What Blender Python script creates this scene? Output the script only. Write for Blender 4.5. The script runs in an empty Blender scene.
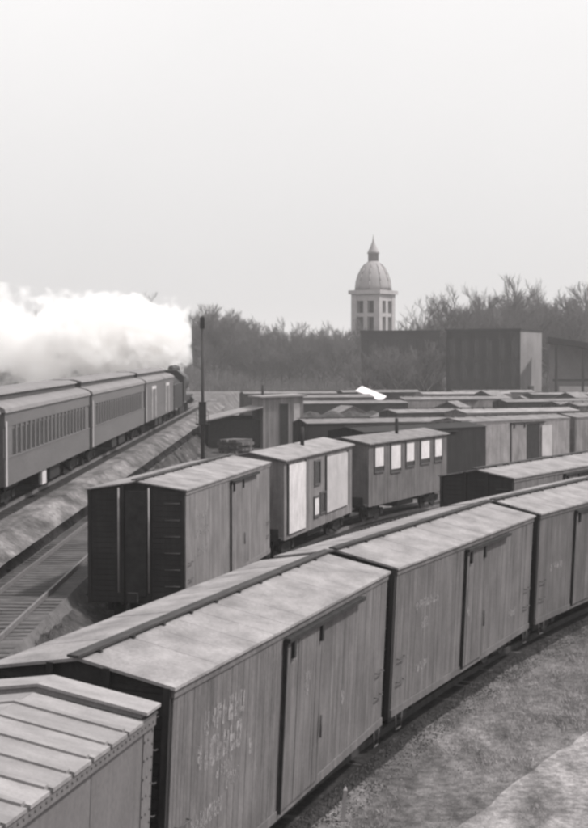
import bpy, math, random
from mathutils import Vector, Matrix, Euler
random.seed(7)
R = math.radians
S = bpy.context.scene
COL = S.collection

# ------------------------------------------------------------------ camera, sky, sun, exposure
cam_d = bpy.data.cameras.new('camera')
cam = bpy.data.objects.new('camera', cam_d); COL.objects.link(cam)
cam.location = (0, 0, 8.145)
cam.rotation_euler = (R(90 - 1.891), 0, 0)
cam_d.sensor_fit = 'HORIZONTAL'; cam_d.sensor_width = 36.0
cam_d.lens = 36.0 * 1607.15 / 588.0
cam_d.clip_start = 0.2; cam_d.clip_end = 9000
S.camera = cam

SUN_EL, SUN_AZ = 55.0, 92.0            # azimuth clockwise from +Y (away from the camera)
world = bpy.data.worlds.new('World'); S.world = world; world.use_nodes = True
wn, wl = world.node_tree.nodes, world.node_tree.links
wn.clear()
sky = wn.new('ShaderNodeTexSky'); sky.sky_type = 'NISHITA'; sky.sun_disc = False
sky.sun_elevation = R(SUN_EL); sky.sun_rotation = R(SUN_AZ); sky.dust_density = 4.0; sky.air_density = 1.0
bw = wn.new('ShaderNodeRGBToBW'); wl.new(sky.outputs[0], bw.inputs[0])
k1 = wn.new('ShaderNodeMath'); k1.operation = 'MULTIPLY'; k1.inputs[1].default_value = 0.28
wl.new(bw.outputs[0], k1.inputs[0])
tc = wn.new('ShaderNodeTexCoord'); sx = wn.new('ShaderNodeSeparateXYZ'); wl.new(tc.outputs['Generated'], sx.inputs[0])
g1 = wn.new('ShaderNodeMath'); g1.operation = 'MAXIMUM'; g1.inputs[1].default_value = 0.0; wl.new(sx.outputs[2], g1.inputs[0])
g0 = wn.new('ShaderNodeMath'); g0.operation = 'MINIMUM'; g0.inputs[1].default_value = .26; wl.new(g1.outputs[0], g0.inputs[0])
g2 = wn.new('ShaderNodeMath'); g2.operation = 'MULTIPLY_ADD'; g2.inputs[1].default_value = 12.0; g2.inputs[2].default_value = 6.3
wl.new(g0.outputs[0], g2.inputs[0])      # overcast: brighter towards the zenith
cn = wn.new('ShaderNodeTexNoise'); cn.inputs['Scale'].default_value = 2.2; cn.inputs['Detail'].default_value = 5
wl.new(tc.outputs['Generated'], cn.inputs['Vector'])
cr = wn.new('ShaderNodeMapRange'); cr.inputs['From Min'].default_value = .3; cr.inputs['From Max'].default_value = .7
cr.inputs['To Min'].default_value = .96; cr.inputs['To Max'].default_value = 1.04
wl.new(cn.outputs[0], cr.inputs[0])
g3 = wn.new('ShaderNodeMath'); g3.operation = 'MULTIPLY'; wl.new(g2.outputs[0], g3.inputs[0]); wl.new(cr.outputs[0], g3.inputs[1])
ad = wn.new('ShaderNodeMath'); ad.operation = 'ADD'; wl.new(k1.outputs[0], ad.inputs[0]); wl.new(g3.outputs[0], ad.inputs[1])
cc = wn.new('ShaderNodeCombineColor')
for i, t in enumerate((1.0, .986, .984)):
    m_ = wn.new('ShaderNodeMath'); m_.operation = 'MULTIPLY'; m_.inputs[1].default_value = t
    wl.new(ad.outputs[0], m_.inputs[0]); wl.new(m_.outputs[0], cc.inputs[i])
bg = wn.new('ShaderNodeBackground'); bg.inputs[1].default_value = 0.10
wl.new(cc.outputs[0], bg.inputs[0])
wo = wn.new('ShaderNodeOutputWorld'); wl.new(bg.outputs[0], wo.inputs[0])

sun_d = bpy.data.lights.new('sun', 'SUN'); sun_d.energy = 4.5; sun_d.angle = R(4.0); sun_d.color = (1, .975, .96)
sun = bpy.data.objects.new('sun', sun_d); COL.objects.link(sun)
sv = Vector((math.sin(R(SUN_AZ)) * math.cos(R(SUN_EL)), math.cos(R(SUN_AZ)) * math.cos(R(SUN_EL)), math.sin(R(SUN_EL))))
sun.rotation_euler = sv.to_track_quat('Z', 'Y').to_euler()

S.view_settings.view_transform = 'Standard'; S.view_settings.look = 'None'
S.view_settings.exposure = 0.0; S.view_settings.gamma = 1.0; S.view_settings.use_curve_mapping = False
S.cycles.volume_bounces = 24; S.cycles.max_bounces = 26; S.cycles.diffuse_bounces = 4
S.cycles.volume_step_rate = 1.0; S.cycles.use_denoising = True
S.cycles.filter_width = 2.7

# ------------------------------------------------------------------ materials
MATS = {}
def mat(name, v, rough=.85, lo=.75, hi=1.2, scale=3.0, stretch=(1, 1, 1), fine=40.0, bump=.15, tone=.0, tint=(1, .952, .958), metal=0.0, streak=0.0, spec=.25):
    """procedural warm grey: blotches, fine grain, optional per piece tone and rain streaks"""
    if name in MATS: return MATS[name]
    m = bpy.data.materials.new(name); m.use_nodes = True
    n, l = m.node_tree.nodes, m.node_tree.links
    b = n['Principled BSDF']; b.inputs['Roughness'].default_value = rough; b.inputs['Metallic'].default_value = metal
    b.inputs['Specular IOR Level'].default_value = spec
    t = n.new('ShaderNodeTexCoord'); mp = n.new('ShaderNodeMapping'); mp.inputs['Scale'].default_value = stretch
    oi = n.new('ShaderNodeObjectInfo')
    va = n.new('ShaderNodeVectorMath'); va.operation = 'ADD'
    sc = n.new('ShaderNodeVectorMath'); sc.operation = 'SCALE'; sc.inputs['Scale'].default_value = 37.0
    cx = n.new('ShaderNodeCombineXYZ')
    for i in range(3): l.new(oi.outputs['Random'], cx.inputs[i])
    l.new(cx.outputs[0], sc.inputs[0]); l.new(t.outputs['Object'], va.inputs[0]); l.new(sc.outputs[0], va.inputs[1])
    l.new(va.outputs[0], mp.inputs[0])
    a = n.new('ShaderNodeTexNoise'); a.inputs['Scale'].default_value = scale; a.inputs['Detail'].default_value = 6; a.inputs['Roughness'].default_value = .62
    f = n.new('ShaderNodeTexNoise'); f.inputs['Scale'].default_value = fine; f.inputs['Detail'].default_value = 3
    l.new(mp.outputs[0], a.inputs['Vector']); l.new(mp.outputs[0], f.inputs['Vector'])
    r1 = n.new('ShaderNodeMapRange'); r1.inputs['From Min'].default_value = .3; r1.inputs['From Max'].default_value = .7
    r1.inputs['To Min'].default_value = lo; r1.inputs['To Max'].default_value = hi
    l.new(a.outputs[0], r1.inputs[0])
    r2 = n.new('ShaderNodeMapRange'); r2.inputs['From Min'].default_value = .3; r2.inputs['From Max'].default_value = .7
    r2.inputs['To Min'].default_value = .88; r2.inputs['To Max'].default_value = 1.12
    l.new(f.outputs[0], r2.inputs[0])
    mu = n.new('ShaderNodeMath'); mu.operation = 'MULTIPLY'; l.new(r1.outputs[0], mu.inputs[0]); l.new(r2.outputs[0], mu.inputs[1])
    out = mu.outputs[0]
    if tone:
        at = n.new('ShaderNodeAttribute'); at.attribute_name = 'tone'
        r3 = n.new('ShaderNodeMapRange'); r3.inputs['To Min'].default_value = 1 - tone; r3.inputs['To Max'].default_value = 1 + tone
        l.new(at.outputs['Fac'], r3.inputs[0])
        m3 = n.new('ShaderNodeMath'); m3.operation = 'MULTIPLY'; l.new(out, m3.inputs[0]); l.new(r3.outputs[0], m3.inputs[1]); out = m3.outputs[0]
    if streak:
        mp2 = n.new('ShaderNodeMapping'); mp2.inputs['Scale'].default_value = (5, 5, .35)
        l.new(va.outputs[0], mp2.inputs[0])
        s = n.new('ShaderNodeTexNoise'); s.inputs['Scale'].default_value = 1.6; s.inputs['Detail'].default_value = 4
        l.new(mp2.outputs[0], s.inputs['Vector'])
        r4 = n.new('ShaderNodeMapRange'); r4.inputs['From Min'].default_value = .32; r4.inputs['From Max'].default_value = .66
        r4.inputs['To Min'].default_value = 1 - streak; r4.inputs['To Max'].default_value = 1 + streak
        l.new(s.outputs[0], r4.inputs[0])
        m4 = n.new('ShaderNodeMath'); m4.operation = 'MULTIPLY'; l.new(out, m4.inputs[0]); l.new(r4.outputs[0], m4.inputs[1]); out = m4.outputs[0]
    vm = n.new('ShaderNodeVectorMath'); vm.operation = 'SCALE'; vm.inputs[0].default_value = (v * tint[0], v * tint[1], v * tint[2])
    l.new(out, vm.inputs['Scale']); l.new(vm.outputs[0], b.inputs['Base Color'])
    if bump:
        bp = n.new('ShaderNodeBump'); bp.inputs['Strength'].default_value = bump; bp.inputs['Distance'].default_value = .02
        l.new(f.outputs[0], bp.inputs['Height']); l.new(bp.outputs[0], b.inputs['Normal'])
    MATS[name] = m
    return m

def simple(name, v, rough=.3, tint=(1, .955, .96), spec=.5):
    return mat(name, v, rough, .9, 1.1, 2.0, (1, 1, 1), 25, .03, 0, tint, 0, 0, spec)

# ------------------------------------------------------------------ mesh builder
class MB:
    def __init__(s): s.v = []; s.f = []; s.t = []; s.sm = []
    def face(s, idx, tone=.5, smooth=False): s.f.append(tuple(idx)); s.t.append(tone); s.sm.append(smooth)
    def quad(s, a, b, c, d, tone=.5):
        n = len(s.v); s.v += [tuple(a), tuple(b), tuple(c), tuple(d)]; s.face((n, n + 1, n + 2, n + 3), tone)
    def hexa(s, p, tone=.5):
        """p: 8 points, bottom ring then top ring"""
        n = len(s.v); s.v += [tuple(q) for q in p]
        for q in ((3, 2, 1, 0), (4, 5, 6, 7), (0, 1, 5, 4), (1, 2, 6, 5), (2, 3, 7, 6), (3, 0, 4, 7)):
            s.face([n + i for i in q], tone)
    def box(s, x0, x1, y0, y1, z0, z1, tone=.5):
        s.hexa([(x0, y0, z0), (x1, y0, z0), (x1, y1, z0), (x0, y1, z0), (x0, y0, z1), (x1, y0, z1), (x1, y1, z1), (x0, y1, z1)], tone)
        return s
    def prism(s, prof, y0, y1, tone=.5, smooth=False):
        """profile in x,z (counter-clockwise seen from -y) swept along y"""
        n = len(s.v); k = len(prof)
        s.v += [(x, y0, z) for x, z in prof] + [(x, y1, z) for x, z in prof]
        s.face([n + i for i in range(k)], tone); s.face([n + k + i for i in reversed(range(k))], tone)
        for i in range(k):
            j = (i + 1) % k
            s.face((n + i, n + k + i, n + k + j, n + j), tone, smooth)
        return s
    def tube(s, a, b, r0, r1=None, k=8, tone=.5, caps=True, smooth=True):
        r1 = r0 if r1 is None else r1
        a, b = Vector(a), Vector(b); d = (b - a).normalized()
        u = d.orthogonal().normalized(); w = d.cross(u); n = len(s.v)
        for c, r in ((a, r0), (b, r1)):
            for i in range(k):
                t = 2 * math.pi * i / k; s.v.append(tuple(c + (u * math.cos(t) + w * math.sin(t)) * r))
        for i in range(k):
            j = (i + 1) % k; s.face((n + i, n + j, n + k + j, n + k + i), tone, smooth)
        if caps:
            s.face([n + i for i in reversed(range(k))], tone); s.face([n + k + i for i in range(k)], tone)
        return s
    def lathe(s, prof, k=16, cx=0, cy=0, tone=.5, smooth=True):
        n = len(s.v)
        for r, z in prof:
            for i in range(k):
                t = 2 * math.pi * i / k; s.v.append((cx + r * math.cos(t), cy + r * math.sin(t), z))
        for j in range(len(prof) - 1):
            for i in range(k):
                i2 = (i + 1) % k
                s.face((n + j * k + i, n + j * k + i2, n + (j + 1) * k + i2, n + (j + 1) * k + i), tone, smooth)
        s.face([n + i for i in reversed(range(k))], tone); s.face([n + (len(prof) - 1) * k + i for i in range(k)], tone)
        return s
    def mesh(s, name, m):
        me = bpy.data.meshes.new(name); me.from_pydata(s.v, [], s.f)
        at = me.attributes.new('tone', 'FLOAT', 'FACE'); at.data.foreach_set('value', s.t)
        me.polygons.foreach_set('use_smooth', s.sm)
        me.materials.append(m); me.update(); return me
    def build(s, name, m, parent=None, loc=None):
        return link(name, s.mesh(name, m), parent, loc)

def link(name, me, parent=None, loc=None, rot=None):
    o = bpy.data.objects.new(name, me); COL.objects.link(o)
    if parent: o.parent = parent
    if loc is not None: o.location = loc
    if rot is not None: o.rotation_euler = rot
    return o
def tag(o, label=None, cat=None, group=None, kind=None):
    if label: o['label'] = label
    if cat: o['category'] = cat
    if group: o['group'] = group
    if kind: o['kind'] = kind
    return o
def thing(name, label, cat, loc=(0, 0, 0), rot=(0, 0, 0), group=None):
    return tag(link(name, None, None, loc, rot), label, cat, group)
def copy_tree(o, parent=None):
    c = o.copy(); COL.objects.link(c); c.parent = parent
    for ch in list(o.children): copy_tree(ch, c)
    return c

WOODS = {}
M_dark = mat('sooty_iron', .022, .8, .6, 1.5, 4)
M_iron = mat('grey_iron', .07, .7, .7, 1.3, 5)
M_wheel = mat('wheel_steel', .03, .6, .7, 1.4, 6)
M_plank = mat('weathered_plank', .045, .9, .7, 1.3, 3, (4, .6, 4), 30, .2, .25)
M_paint = mat('faded_stencil_paint', .27, .9, .7, 1.2, 5, (1, 1, 1), 20, .05)
def flaked(m):
    """old paint: flaked away in patches so that the boards show through"""
    n, l = m.node_tree.nodes, m.node_tree.links; b = n['Principled BSDF']; o = [q for q in n if q.type == 'OUTPUT_MATERIAL'][0]
    t = n.new('ShaderNodeTexCoord'); a = n.new('ShaderNodeTexNoise'); a.inputs['Scale'].default_value = 7; a.inputs['Detail'].default_value = 6; a.inputs['Roughness'].default_value = .7; l.new(t.outputs['Object'], a.inputs['Vector'])
    r = n.new('ShaderNodeMapRange'); r.inputs['From Min'].default_value = .33; r.inputs['From Max'].default_value = .60; r.inputs['To Min'].default_value = .0; r.inputs['To Max'].default_value = .9; l.new(a.outputs[0], r.inputs[0])
    tr = n.new('ShaderNodeBsdfTransparent'); mx = n.new('ShaderNodeMixShader'); l.new(r.outputs[0], mx.inputs[0]); l.new(tr.outputs[0], mx.inputs[1]); l.new(b.outputs[0], mx.inputs[2]); l.new(mx.outputs[0], o.inputs['Surface'])
flaked(M_paint)
M_roofA = mat('pale_weathered_roof', .23, .85, .62, 1.22, 1.1, (1.5, 1.0, 1), 14, .6, .05)
M_roofB = mat('grey_weathered_roof', .165, .85, .60, 1.25, 1.2, (1.5, 1.0, 1), 14, .6, .08)
M_roofD = mat('tar_paper_roof', .022, .9, .7, 1.3, 2.0, (1, 1, 1), 22, .2, .1)
def wood(v):
    k = 'boxcar_boards_%03d' % int(v * 1000)
    return mat(k, v, .85, .72, 1.22, 1.3, (1, 1, .7), 22, .15, .08, (1, .945, .95), 0, .18)
def steel(v):
    k = 'boxcar_steel_%03d' % int(v * 1000)
    return mat(k, v, .7, .9, 1.1, .9, (1, 1, .8), 18, .06, .06, (1, .945, .95), 0, .08)

# ------------------------------------------------------------------ track geometry
X0, Y0, PHI, KAP, CANT = -3.1036, 21.8395, .2530, .006715, .0459
def arc(s):
    return X0 + (math.cos(PHI) - math.cos(PHI + KAP * s)) / KAP, Y0 + (math.sin(PHI + KAP * s) - math.sin(PHI)) / KAP
def near_x(y):
    s = max(-60.0, min((y - Y0) / .9, 200.0))
    for _ in range(6):
        x, yy = arc(s); s += (y - yy) / max(.35, math.cos(PHI + KAP * s))
        s = max(-60.0, min(s, 150.0))
    return arc(s)[0]
def sst(a, b, x):
    t = max(0.0, min(1.0, (x - a) / (b - a))); return t * t * (3 - 2 * t)
NX = {}
def ground_h(x, y):
    """height of the terrain"""
    yy = round(max(-30, min(y, 110)))
    if yy not in NX: NX[yy] = near_x(yy)
    d = x - NX[yy]
    h = -.27 + .27 * (1 - sst(-6.0, -2.6, d))                         # the yard lies a little higher left of the near track
    g = .0075 * (max(0, min(y, 175)) - 56)
    top = 2.42 + g; ledge = 1.02 + .6 * g
    if x < -4.5:
        fd = 1 - sst(92, 112, y)
        e = ledge * ((1 - sst(-7.1, -5.0, x)) * fd + (1 - sst(-9.3, -7.7, x)) * (1 - fd)) + (top - ledge) * (1 - sst(-10.3, -9.2, x))
        e *= sst(-34, -24, x) * (1 - .8 * sst(230, 420, y))
        h = max(h, e) if e > .05 else h
    h += .022 * (math.sin(x * 1.7 + y * .6) * math.sin(y * .43 - x * .3) + .6 * math.sin(x * 3.1 - y * 2.3) * math.sin(y * 1.37 + x))
    return h

# ------------------------------------------------------------------ ground
def ground_mat(name, v):
    m = bpy.data.materials.new(name); m.use_nodes = True; n, l = m.node_tree.nodes, m.node_tree.links
    b = n['Principled BSDF']; b.inputs['Roughness'].default_value = .95; b.inputs['Specular IOR Level'].default_value = .15
    t = n.new('ShaderNodeTexCoord'); out = None; bumps = []
    for sc_, st, rot, lo, hi, det in ((.16, (1, 1, 1), 0, .62, 1.45, 5), (.9, (1.6, .5, 1), .35, .52, 1.65, 7), (4.5, (1, 1, 1), 0, .66, 1.42, 5), (22, (1, 1, 1), 0, .75, 1.3, 3)):
        mp = n.new('ShaderNodeMapping'); mp.inputs['Scale'].default_value = st; mp.inputs['Rotation'].default_value = (0, 0, rot); l.new(t.outputs['Object'], mp.inputs[0])
        a = n.new('ShaderNodeTexNoise'); a.inputs['Scale'].default_value = sc_; a.inputs['Detail'].default_value = det; a.inputs['Roughness'].default_value = .6; l.new(mp.outputs[0], a.inputs['Vector'])
        r = n.new('ShaderNodeMapRange'); r.inputs['From Min'].default_value = .33; r.inputs['From Max'].default_value = .67; r.inputs['To Min'].default_value = lo; r.inputs['To Max'].default_value = hi; l.new(a.outputs[0], r.inputs[0])
        if out is None: out = r.outputs[0]
        else:
            q = n.new('ShaderNodeMath'); q.operation = 'MULTIPLY'; l.new(out, q.inputs[0]); l.new(r.outputs[0], q.inputs[1]); out = q.outputs[0]
        bumps.append(a)
    vm = n.new('ShaderNodeVectorMath'); vm.operation = 'SCALE'; vm.inputs[0].default_value = (v, v * .952, v * .955); l.new(out, vm.inputs['Scale']); l.new(vm.outputs[0], b.inputs['Base Color'])
    b1 = n.new('ShaderNodeBump'); b1.inputs['Strength'].default_value = .7; b1.inputs['Distance'].default_value = .12; l.new(bumps[2].outputs[0], b1.inputs['Height'])
    b2 = n.new('ShaderNodeBump'); b2.inputs['Strength'].default_value = .7; b2.inputs['Distance'].default_value = .03; l.new(bumps[3].outputs[0], b2.inputs['Height']); l.new(b1.outputs[0], b2.inputs['Normal']); l.new(b2.outputs[0], b.inputs['Normal'])
    MATS[name] = m; return m
M_ground = ground_mat('cinder_ground', .088)
def axis(stops):
    out = []
    for a, b, st in stops:
        n = max(1, int(round((b - a) / st)))
        out += [a + (b - a) * i / n for i in range(n)]
    return out + [stops[-1][1]]
xs = axis([(-2600, -300, 230), (-300, -60, 24), (-60, -14, 2.5), (-14, -3, .3), (-3, 14, .6), (14, 40, 2), (40, 300, 20), (300, 2600, 230)])
ys = axis([(-200, -10, 20), (-10, 20, 2), (20, 80, 1.0), (80, 180, 3), (180, 420, 12), (420, 2600, 220)])
vs = [(x, y, ground_h(x, y)) for y in ys for x in xs]
fs = [(j * len(xs) + i, j * len(xs) + i + 1, (j + 1) * len(xs) + i + 1, (j + 1) * len(xs) + i) for j in range(len(ys) - 1) for i in range(len(xs) - 1)]
me = bpy.data.meshes.new('ground'); me.from_pydata(vs, [], fs); me.polygons.foreach_set('use_smooth', [True] * len(fs)); me.materials.append(M_ground)
tag(link('ground', me), kind='structure')

def strip(name, pts, width, m, lift, kind='structure', parent=None, n=2):
    """a sheet laid along a line of (x, y), hugging the terrain"""
    mb = MB(); rows = []
    for i, (x, y) in enumerate(pts):
        a = pts[max(0, i - 1)]; b = pts[min(len(pts) - 1, i + 1)]
        d = Vector((b[0] - a[0], b[1] - a[1])).normalized(); r = Vector((d.y, -d.x)); row = []
        for k in range(n + 1):
            w = width[0] + (width[1] - width[0]) * k / n
            w += random.uniform(-.09, .09) if k in (0, n) else 0
            px, py = x + r.x * w, y + r.y * w
            row.append(len(mb.v)); mb.v.append((px, py, ground_h(px, py) + lift))
        rows.append(row)
    for a, b in zip(rows, rows[1:]):
        for k in range(n): mb.face((a[k], a[k + 1], b[k + 1], b[k]), .5, True)
    o = mb.build(name, m, parent); o['kind'] = kind; return o

M_path = ground_mat('pale_gravel_path', .165)
M_bed = mat('cinder_ballast', .085, .95, .6, 1.5, 1.3, (1, 1, 1), 12, .6)
M_undershade = ground_mat('undercar_shade_cinders', .02)  # near track bed, with the black shade under the cars in its colour
M_shoulder = ground_mat('pale_ballast', .098)
M_bench = mat('pale_cinder_footpath', .15, .95, .75, 1.25, .8, (1, 1, 1), 10, .4)
near_pts = [arc(-34 + 2.0 * i) for i in range(75)]
strip('path', [(3.0 + .4492 * q, 28.8 + .8935 * q) for q in [-34 + .6 * i for i in range(150)]], (.0, 10), M_path, .03, n=8)
M_slope = ground_mat('dark_slope_ground', .042)  # slope sheet in a darker ground tone than the yard
def dark_slope():
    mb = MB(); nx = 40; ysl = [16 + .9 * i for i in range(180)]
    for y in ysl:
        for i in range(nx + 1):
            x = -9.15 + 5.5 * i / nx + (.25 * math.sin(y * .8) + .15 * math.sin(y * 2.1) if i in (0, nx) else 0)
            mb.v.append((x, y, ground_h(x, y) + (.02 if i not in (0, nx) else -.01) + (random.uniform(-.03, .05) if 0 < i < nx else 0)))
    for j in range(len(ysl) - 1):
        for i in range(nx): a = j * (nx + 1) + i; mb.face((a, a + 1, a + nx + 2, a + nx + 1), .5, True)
    mb.build('dark_slope', M_slope)['kind'] = 'structure'
dark_slope()

# ------------------------------------------------------------------ tracks: ballast > sleepers, rails
M_rail = mat('rail_steel', .14, .5, .7, 1.3, 3)
M_shaderail = mat('shade_dark_rail', .035, .8, .6, 1.5, 3)  # near rails blackened so their colour carries the shade under the cars
M_sleeper = mat('sleeper_timber', .055, .9, .6, 1.5, 3)
SL = None
def track(label_kind, pts, hz, cant=0.0, sleepers=True, bed=(1.75, .26), maxs=170, smin=0.0, bm=None, sh=(.8, .49)):
    """pts: (x, y) every metre or so; hz(x, y): rail top height"""
    global SL
    mb = MB(); rows = []
    def frame(i):
        a = pts[max(0, i - 1)]; b = pts[min(len(pts) - 1, i + 1)]
        d = Vector((b[0] - a[0], b[1] - a[1])).normalized(); return d, Vector((d.y, -d.x))
    for i, (x, y) in enumerate(pts):
        d, r = frame(i); z = hz(x, y); row = []
        for w, dz in ((-bed[0] - sh[0], -bed[1] - sh[1]), (-bed[0], -bed[1]), (bed[0], -bed[1]), (bed[0] + sh[0], -bed[1] - sh[1])):
            row.append(len(mb.v)); mb.v.append((x + r.x * w, y + r.y * w, z + dz - math.sin(cant) * w + random.uniform(-.02, .02)))
        rows.append(row)
    for a, b in zip(rows, rows[1:]):
        for k in range(3): mb.face((a[k], a[k + 1], b[k + 1], b[k]))
    bed_o = mb.build('track_bed', bm or M_bed); bed_o['kind'] = 'structure'
    for sgn in (-1, 1):
        rb = MB(); rws = []
        for i, (x, y) in enumerate(pts):
            d, r = frame(i); z = hz(x, y) - math.sin(cant) * sgn * .7525; row = []
            for w, dz in ((-.035, -.15), (-.035, 0), (.035, 0), (.035, -.15)):
                ww = sgn * .7525 + w; row.append(len(rb.v)); rb.v.append((x + r.x * ww, y + r.y * ww, z + dz))
            rws.append(row)
        for a, b in zip(rws, rws[1:]):
            for k in range(3): rb.face((a[k], a[k + 1], b[k + 1], b[k]))
        rb.build('rail', M_shaderail if bm is M_undershade else M_rail, bed_o)
    if sleepers:
        if SL is None: SL = MB().box(-1.3, 1.3, -.11, .11, -.20, 0).mesh('sleeper', M_sleeper)
        n = 0; acc = 0
        for i in range(len(pts) - 1):
            a, b = Vector(pts[i]), Vector(pts[i + 1]); L = (b - a).length
            while acc < L and n < maxs:
                p = a.lerp(b, acc / L); d, r = frame(i); acc += .58
                if p.y < smin: continue
                link('sleeper', SL, bed_o, (p.x, p.y, hz(p.x, p.y) - .155), (0, cant, -math.atan2(d.x, d.y) + random.uniform(-.02, .02))); n += 1
            acc -= L
    return bed_o
track('near', [arc(-24 + 1.0 * i) for i in range(125)], lambda x, y: 0.0, CANT, True, bed=(1.30, .150), maxs=150, smin=20, bm=M_undershade)
def yard_arc(x, y, phi, kap, n, step=1.0):
    out = []
    for i in range(n):
        out.append((x, y)); x += math.sin(phi) * step; y += math.cos(phi) * step; phi += kap * step
    return out
YZ = .30
def yard_level(x, y): return YZ
D_PTS = yard_arc(-8.6, 20.5, .125, .0042, 30) ; _p = D_PTS[-1]
# track under the dark-ended boxcar and the camp cars (passes through their centres)
def spline(ctrl, step=1.0):
    out = []
    for i in range(len(ctrl) - 1):
        p0 = Vector(ctrl[max(0, i - 1)]); p1 = Vector(ctrl[i]); p2 = Vector(ctrl[i + 1]); p3 = Vector(ctrl[min(len(ctrl) - 1, i + 2)])
        n = max(2, int((p2 - p1).length / step))
        for k in range(n):
            t = k / n
            out.append(tuple(.5 * ((2 * p1) + (p2 - p0) * t + (2 * p0 - 5 * p1 + 4 * p2 - p3) * t * t + (3 * p1 - p0 - 3 * p2 + p3) * t ** 3)))
    return out + [tuple(ctrl[-1])]
D_TRACK = spline([(-7.6, 30.0), (-4.67, 47.45), (-2.38, 60.56), (.0, 70.0), (2.6, 78.5), (6.6, 87.0), (13.0, 97.5), (24, 112)])
track('yard', D_TRACK, yard_level, 0, True, maxs=110, smin=34)
H_TRACK = spline([(-3.0, 38.0), (1.4, 46.5), (6.4, 56.7), (12.4, 67.7), (19.5, 79.0), (30, 93)])
track('yard', H_TRACK, yard_level, 0, True, maxs=110, smin=40)
def pax_c(y): return -11.7 + .008 * (y - 56)
def pax_z(y): return 2.68 + .0075 * (y - 56)
track('main', [(pax_c(y), y) for y in range(34, 190, 2)], lambda x, y: pax_z(y), 0, True, bed=(2.1, .2), maxs=210, smin=44, bm=M_shoulder)
track('siding', [(-8.02 + .008 * (y - 56), y) for y in range(30, 92, 2)], lambda x, y: 1.33 + .0045 * (y - 56), 0, True, bed=(1.36, .168), maxs=210, smin=36, bm=M_bed, sh=(.2, .30))
track('far', [(-40 + 2.0 * i, 118 + .62 * i) for i in range(60)], lambda x, y: .25 if x > -4 else .25, 0, False)
track('far', [(-3 + 1.6 * i, 135 + .95 * i) for i in range(40)], lambda x, y: .25, 0, False)

# ------------------------------------------------------------------ rolling stock pieces
def truck_mesh():
    f = MB()
    for sx_ in (-1, 1):
        x = sx_ * .98
        f.prism([(x - .06, .40), (x + .06, .40), (x + .06, .62), (x - .06, .62)], -1.15, 1.15)
        f.hexa([(x - .05, -.75, .28), (x + .05, -.75, .28), (x + .05, .75, .28), (x - .05, .75, .28), (x - .05, -.95, .40), (x + .05, -.95, .40), (x + .05, .95, .40), (x - .05, .95, .40)])
        for y in (-.84, .84): f.box(x - .11, x + .11, y - .16, y + .16, .32, .60)
        for dx in (-.1, 0, .1): f.tube((x, dx * 1.8, .34), (x, dx * 1.8, .62), .07, k=6)
    f.box(-1.0, 1.0, -.16, .16, .42, .70)
    return f.mesh('truck_frame', M_dark)
def wheel_mesh():
    w = MB()
    k = 16; prof = [(.06, -.07), (.40, -.07), (.42, .02), (.445, .05), (.445, .07), (.40, .065), (.34, .03), (.12, .03), (.10, .07), (.06, .07)]
    n0 = len(w.v)
    for r, d in prof:
        for i in range(k):
            t = 2 * math.pi * i / k; w.v.append((-d, r * math.cos(t), r * math.sin(t)))
    for j in range(len(prof) - 1):
        for i in range(k):
            i2 = (i + 1) % k; w.face((n0 + j * k + i, n0 + j * k + i2, n0 + (j + 1) * k + i2, n0 + (j + 1) * k + i), .5, True)
    return w.mesh('wheel', M_wheel)
ME_TR, ME_WH = truck_mesh(), wheel_mesh()
def truck(parent, y, scale=1.0, n_ax=2, wheels=True):
    t = link('truck', ME_TR, parent, (0, y, 0))
    if scale != 1: t.scale = (1, scale, 1)
    if wheels:
        for yy in (-.84, .84):
            for sx_ in (-1, 1):
                w = link('wheel', ME_WH, t, (sx_ * .76, yy, .445))
                if sx_ > 0: w.rotation_euler = (0, 0, math.pi)
    return t
def coupler(parent, y, sgn):
    c = MB(); c.box(-.09, .09, min(y, y + sgn * .30), max(y, y + sgn * .30), .78, .98); c.box(-.16, .14, min(y + sgn * .28, y + sgn * .46), max(y + sgn * .28, y + sgn * .46), .74, 1.02)
    c.tube((.45, y, .75), (.30, y + sgn * .30, .45), .025, k=6)
    return c.build('coupler', M_dark, parent)
def ladder(parent, x, y0, y1, z0, z1, n=5, off=.09, axis_='side', m=None):
    l = MB()
    for i in range(n):
        z = z0 + (z1 - z0) * i / (n - 1)
        if axis_ == 'side':
            l.tube((x + off, y0, z), (x + off, y1, z), .014, k=5)
            for y in (y0, y1): l.tube((x, y, z), (x + off, y, z), .012, k=4)
        else:
            l.tube((y0, x - off, z), (y1, x - off, z), .014, k=5)
            for y in (y0, y1): l.tube((y, x, z), (y, x - off, z), .012, k=4)
    o = l.build('ladder', m or M_iron, parent); o['kind'] = 'stuff'; return o
def brake_wheel(parent, x, y, sgn, ztop, zbot=1.1):
    b = MB(); b.tube((x, y + sgn * .12, zbot), (x, y + sgn * .12, ztop), .018, k=6)
    k = 14; r = .25
    for i in range(k):
        a, c = 2 * math.pi * i / k, 2 * math.pi * (i + 1) / k
        b.tube((x + r * math.cos(a), y + sgn * .12 + r * math.sin(a), ztop), (x + r * math.cos(c), y + sgn * .12 + r * math.sin(c), ztop), .014, k=5)
    for i in range(4):
        a = math.pi * i / 2; b.tube((x, y + sgn * .12, ztop), (x + r * math.cos(a), y + sgn * .12 + r * math.sin(a), ztop), .012, k=4)
    return b.build('brake_wheel', M_dark, parent)
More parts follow.
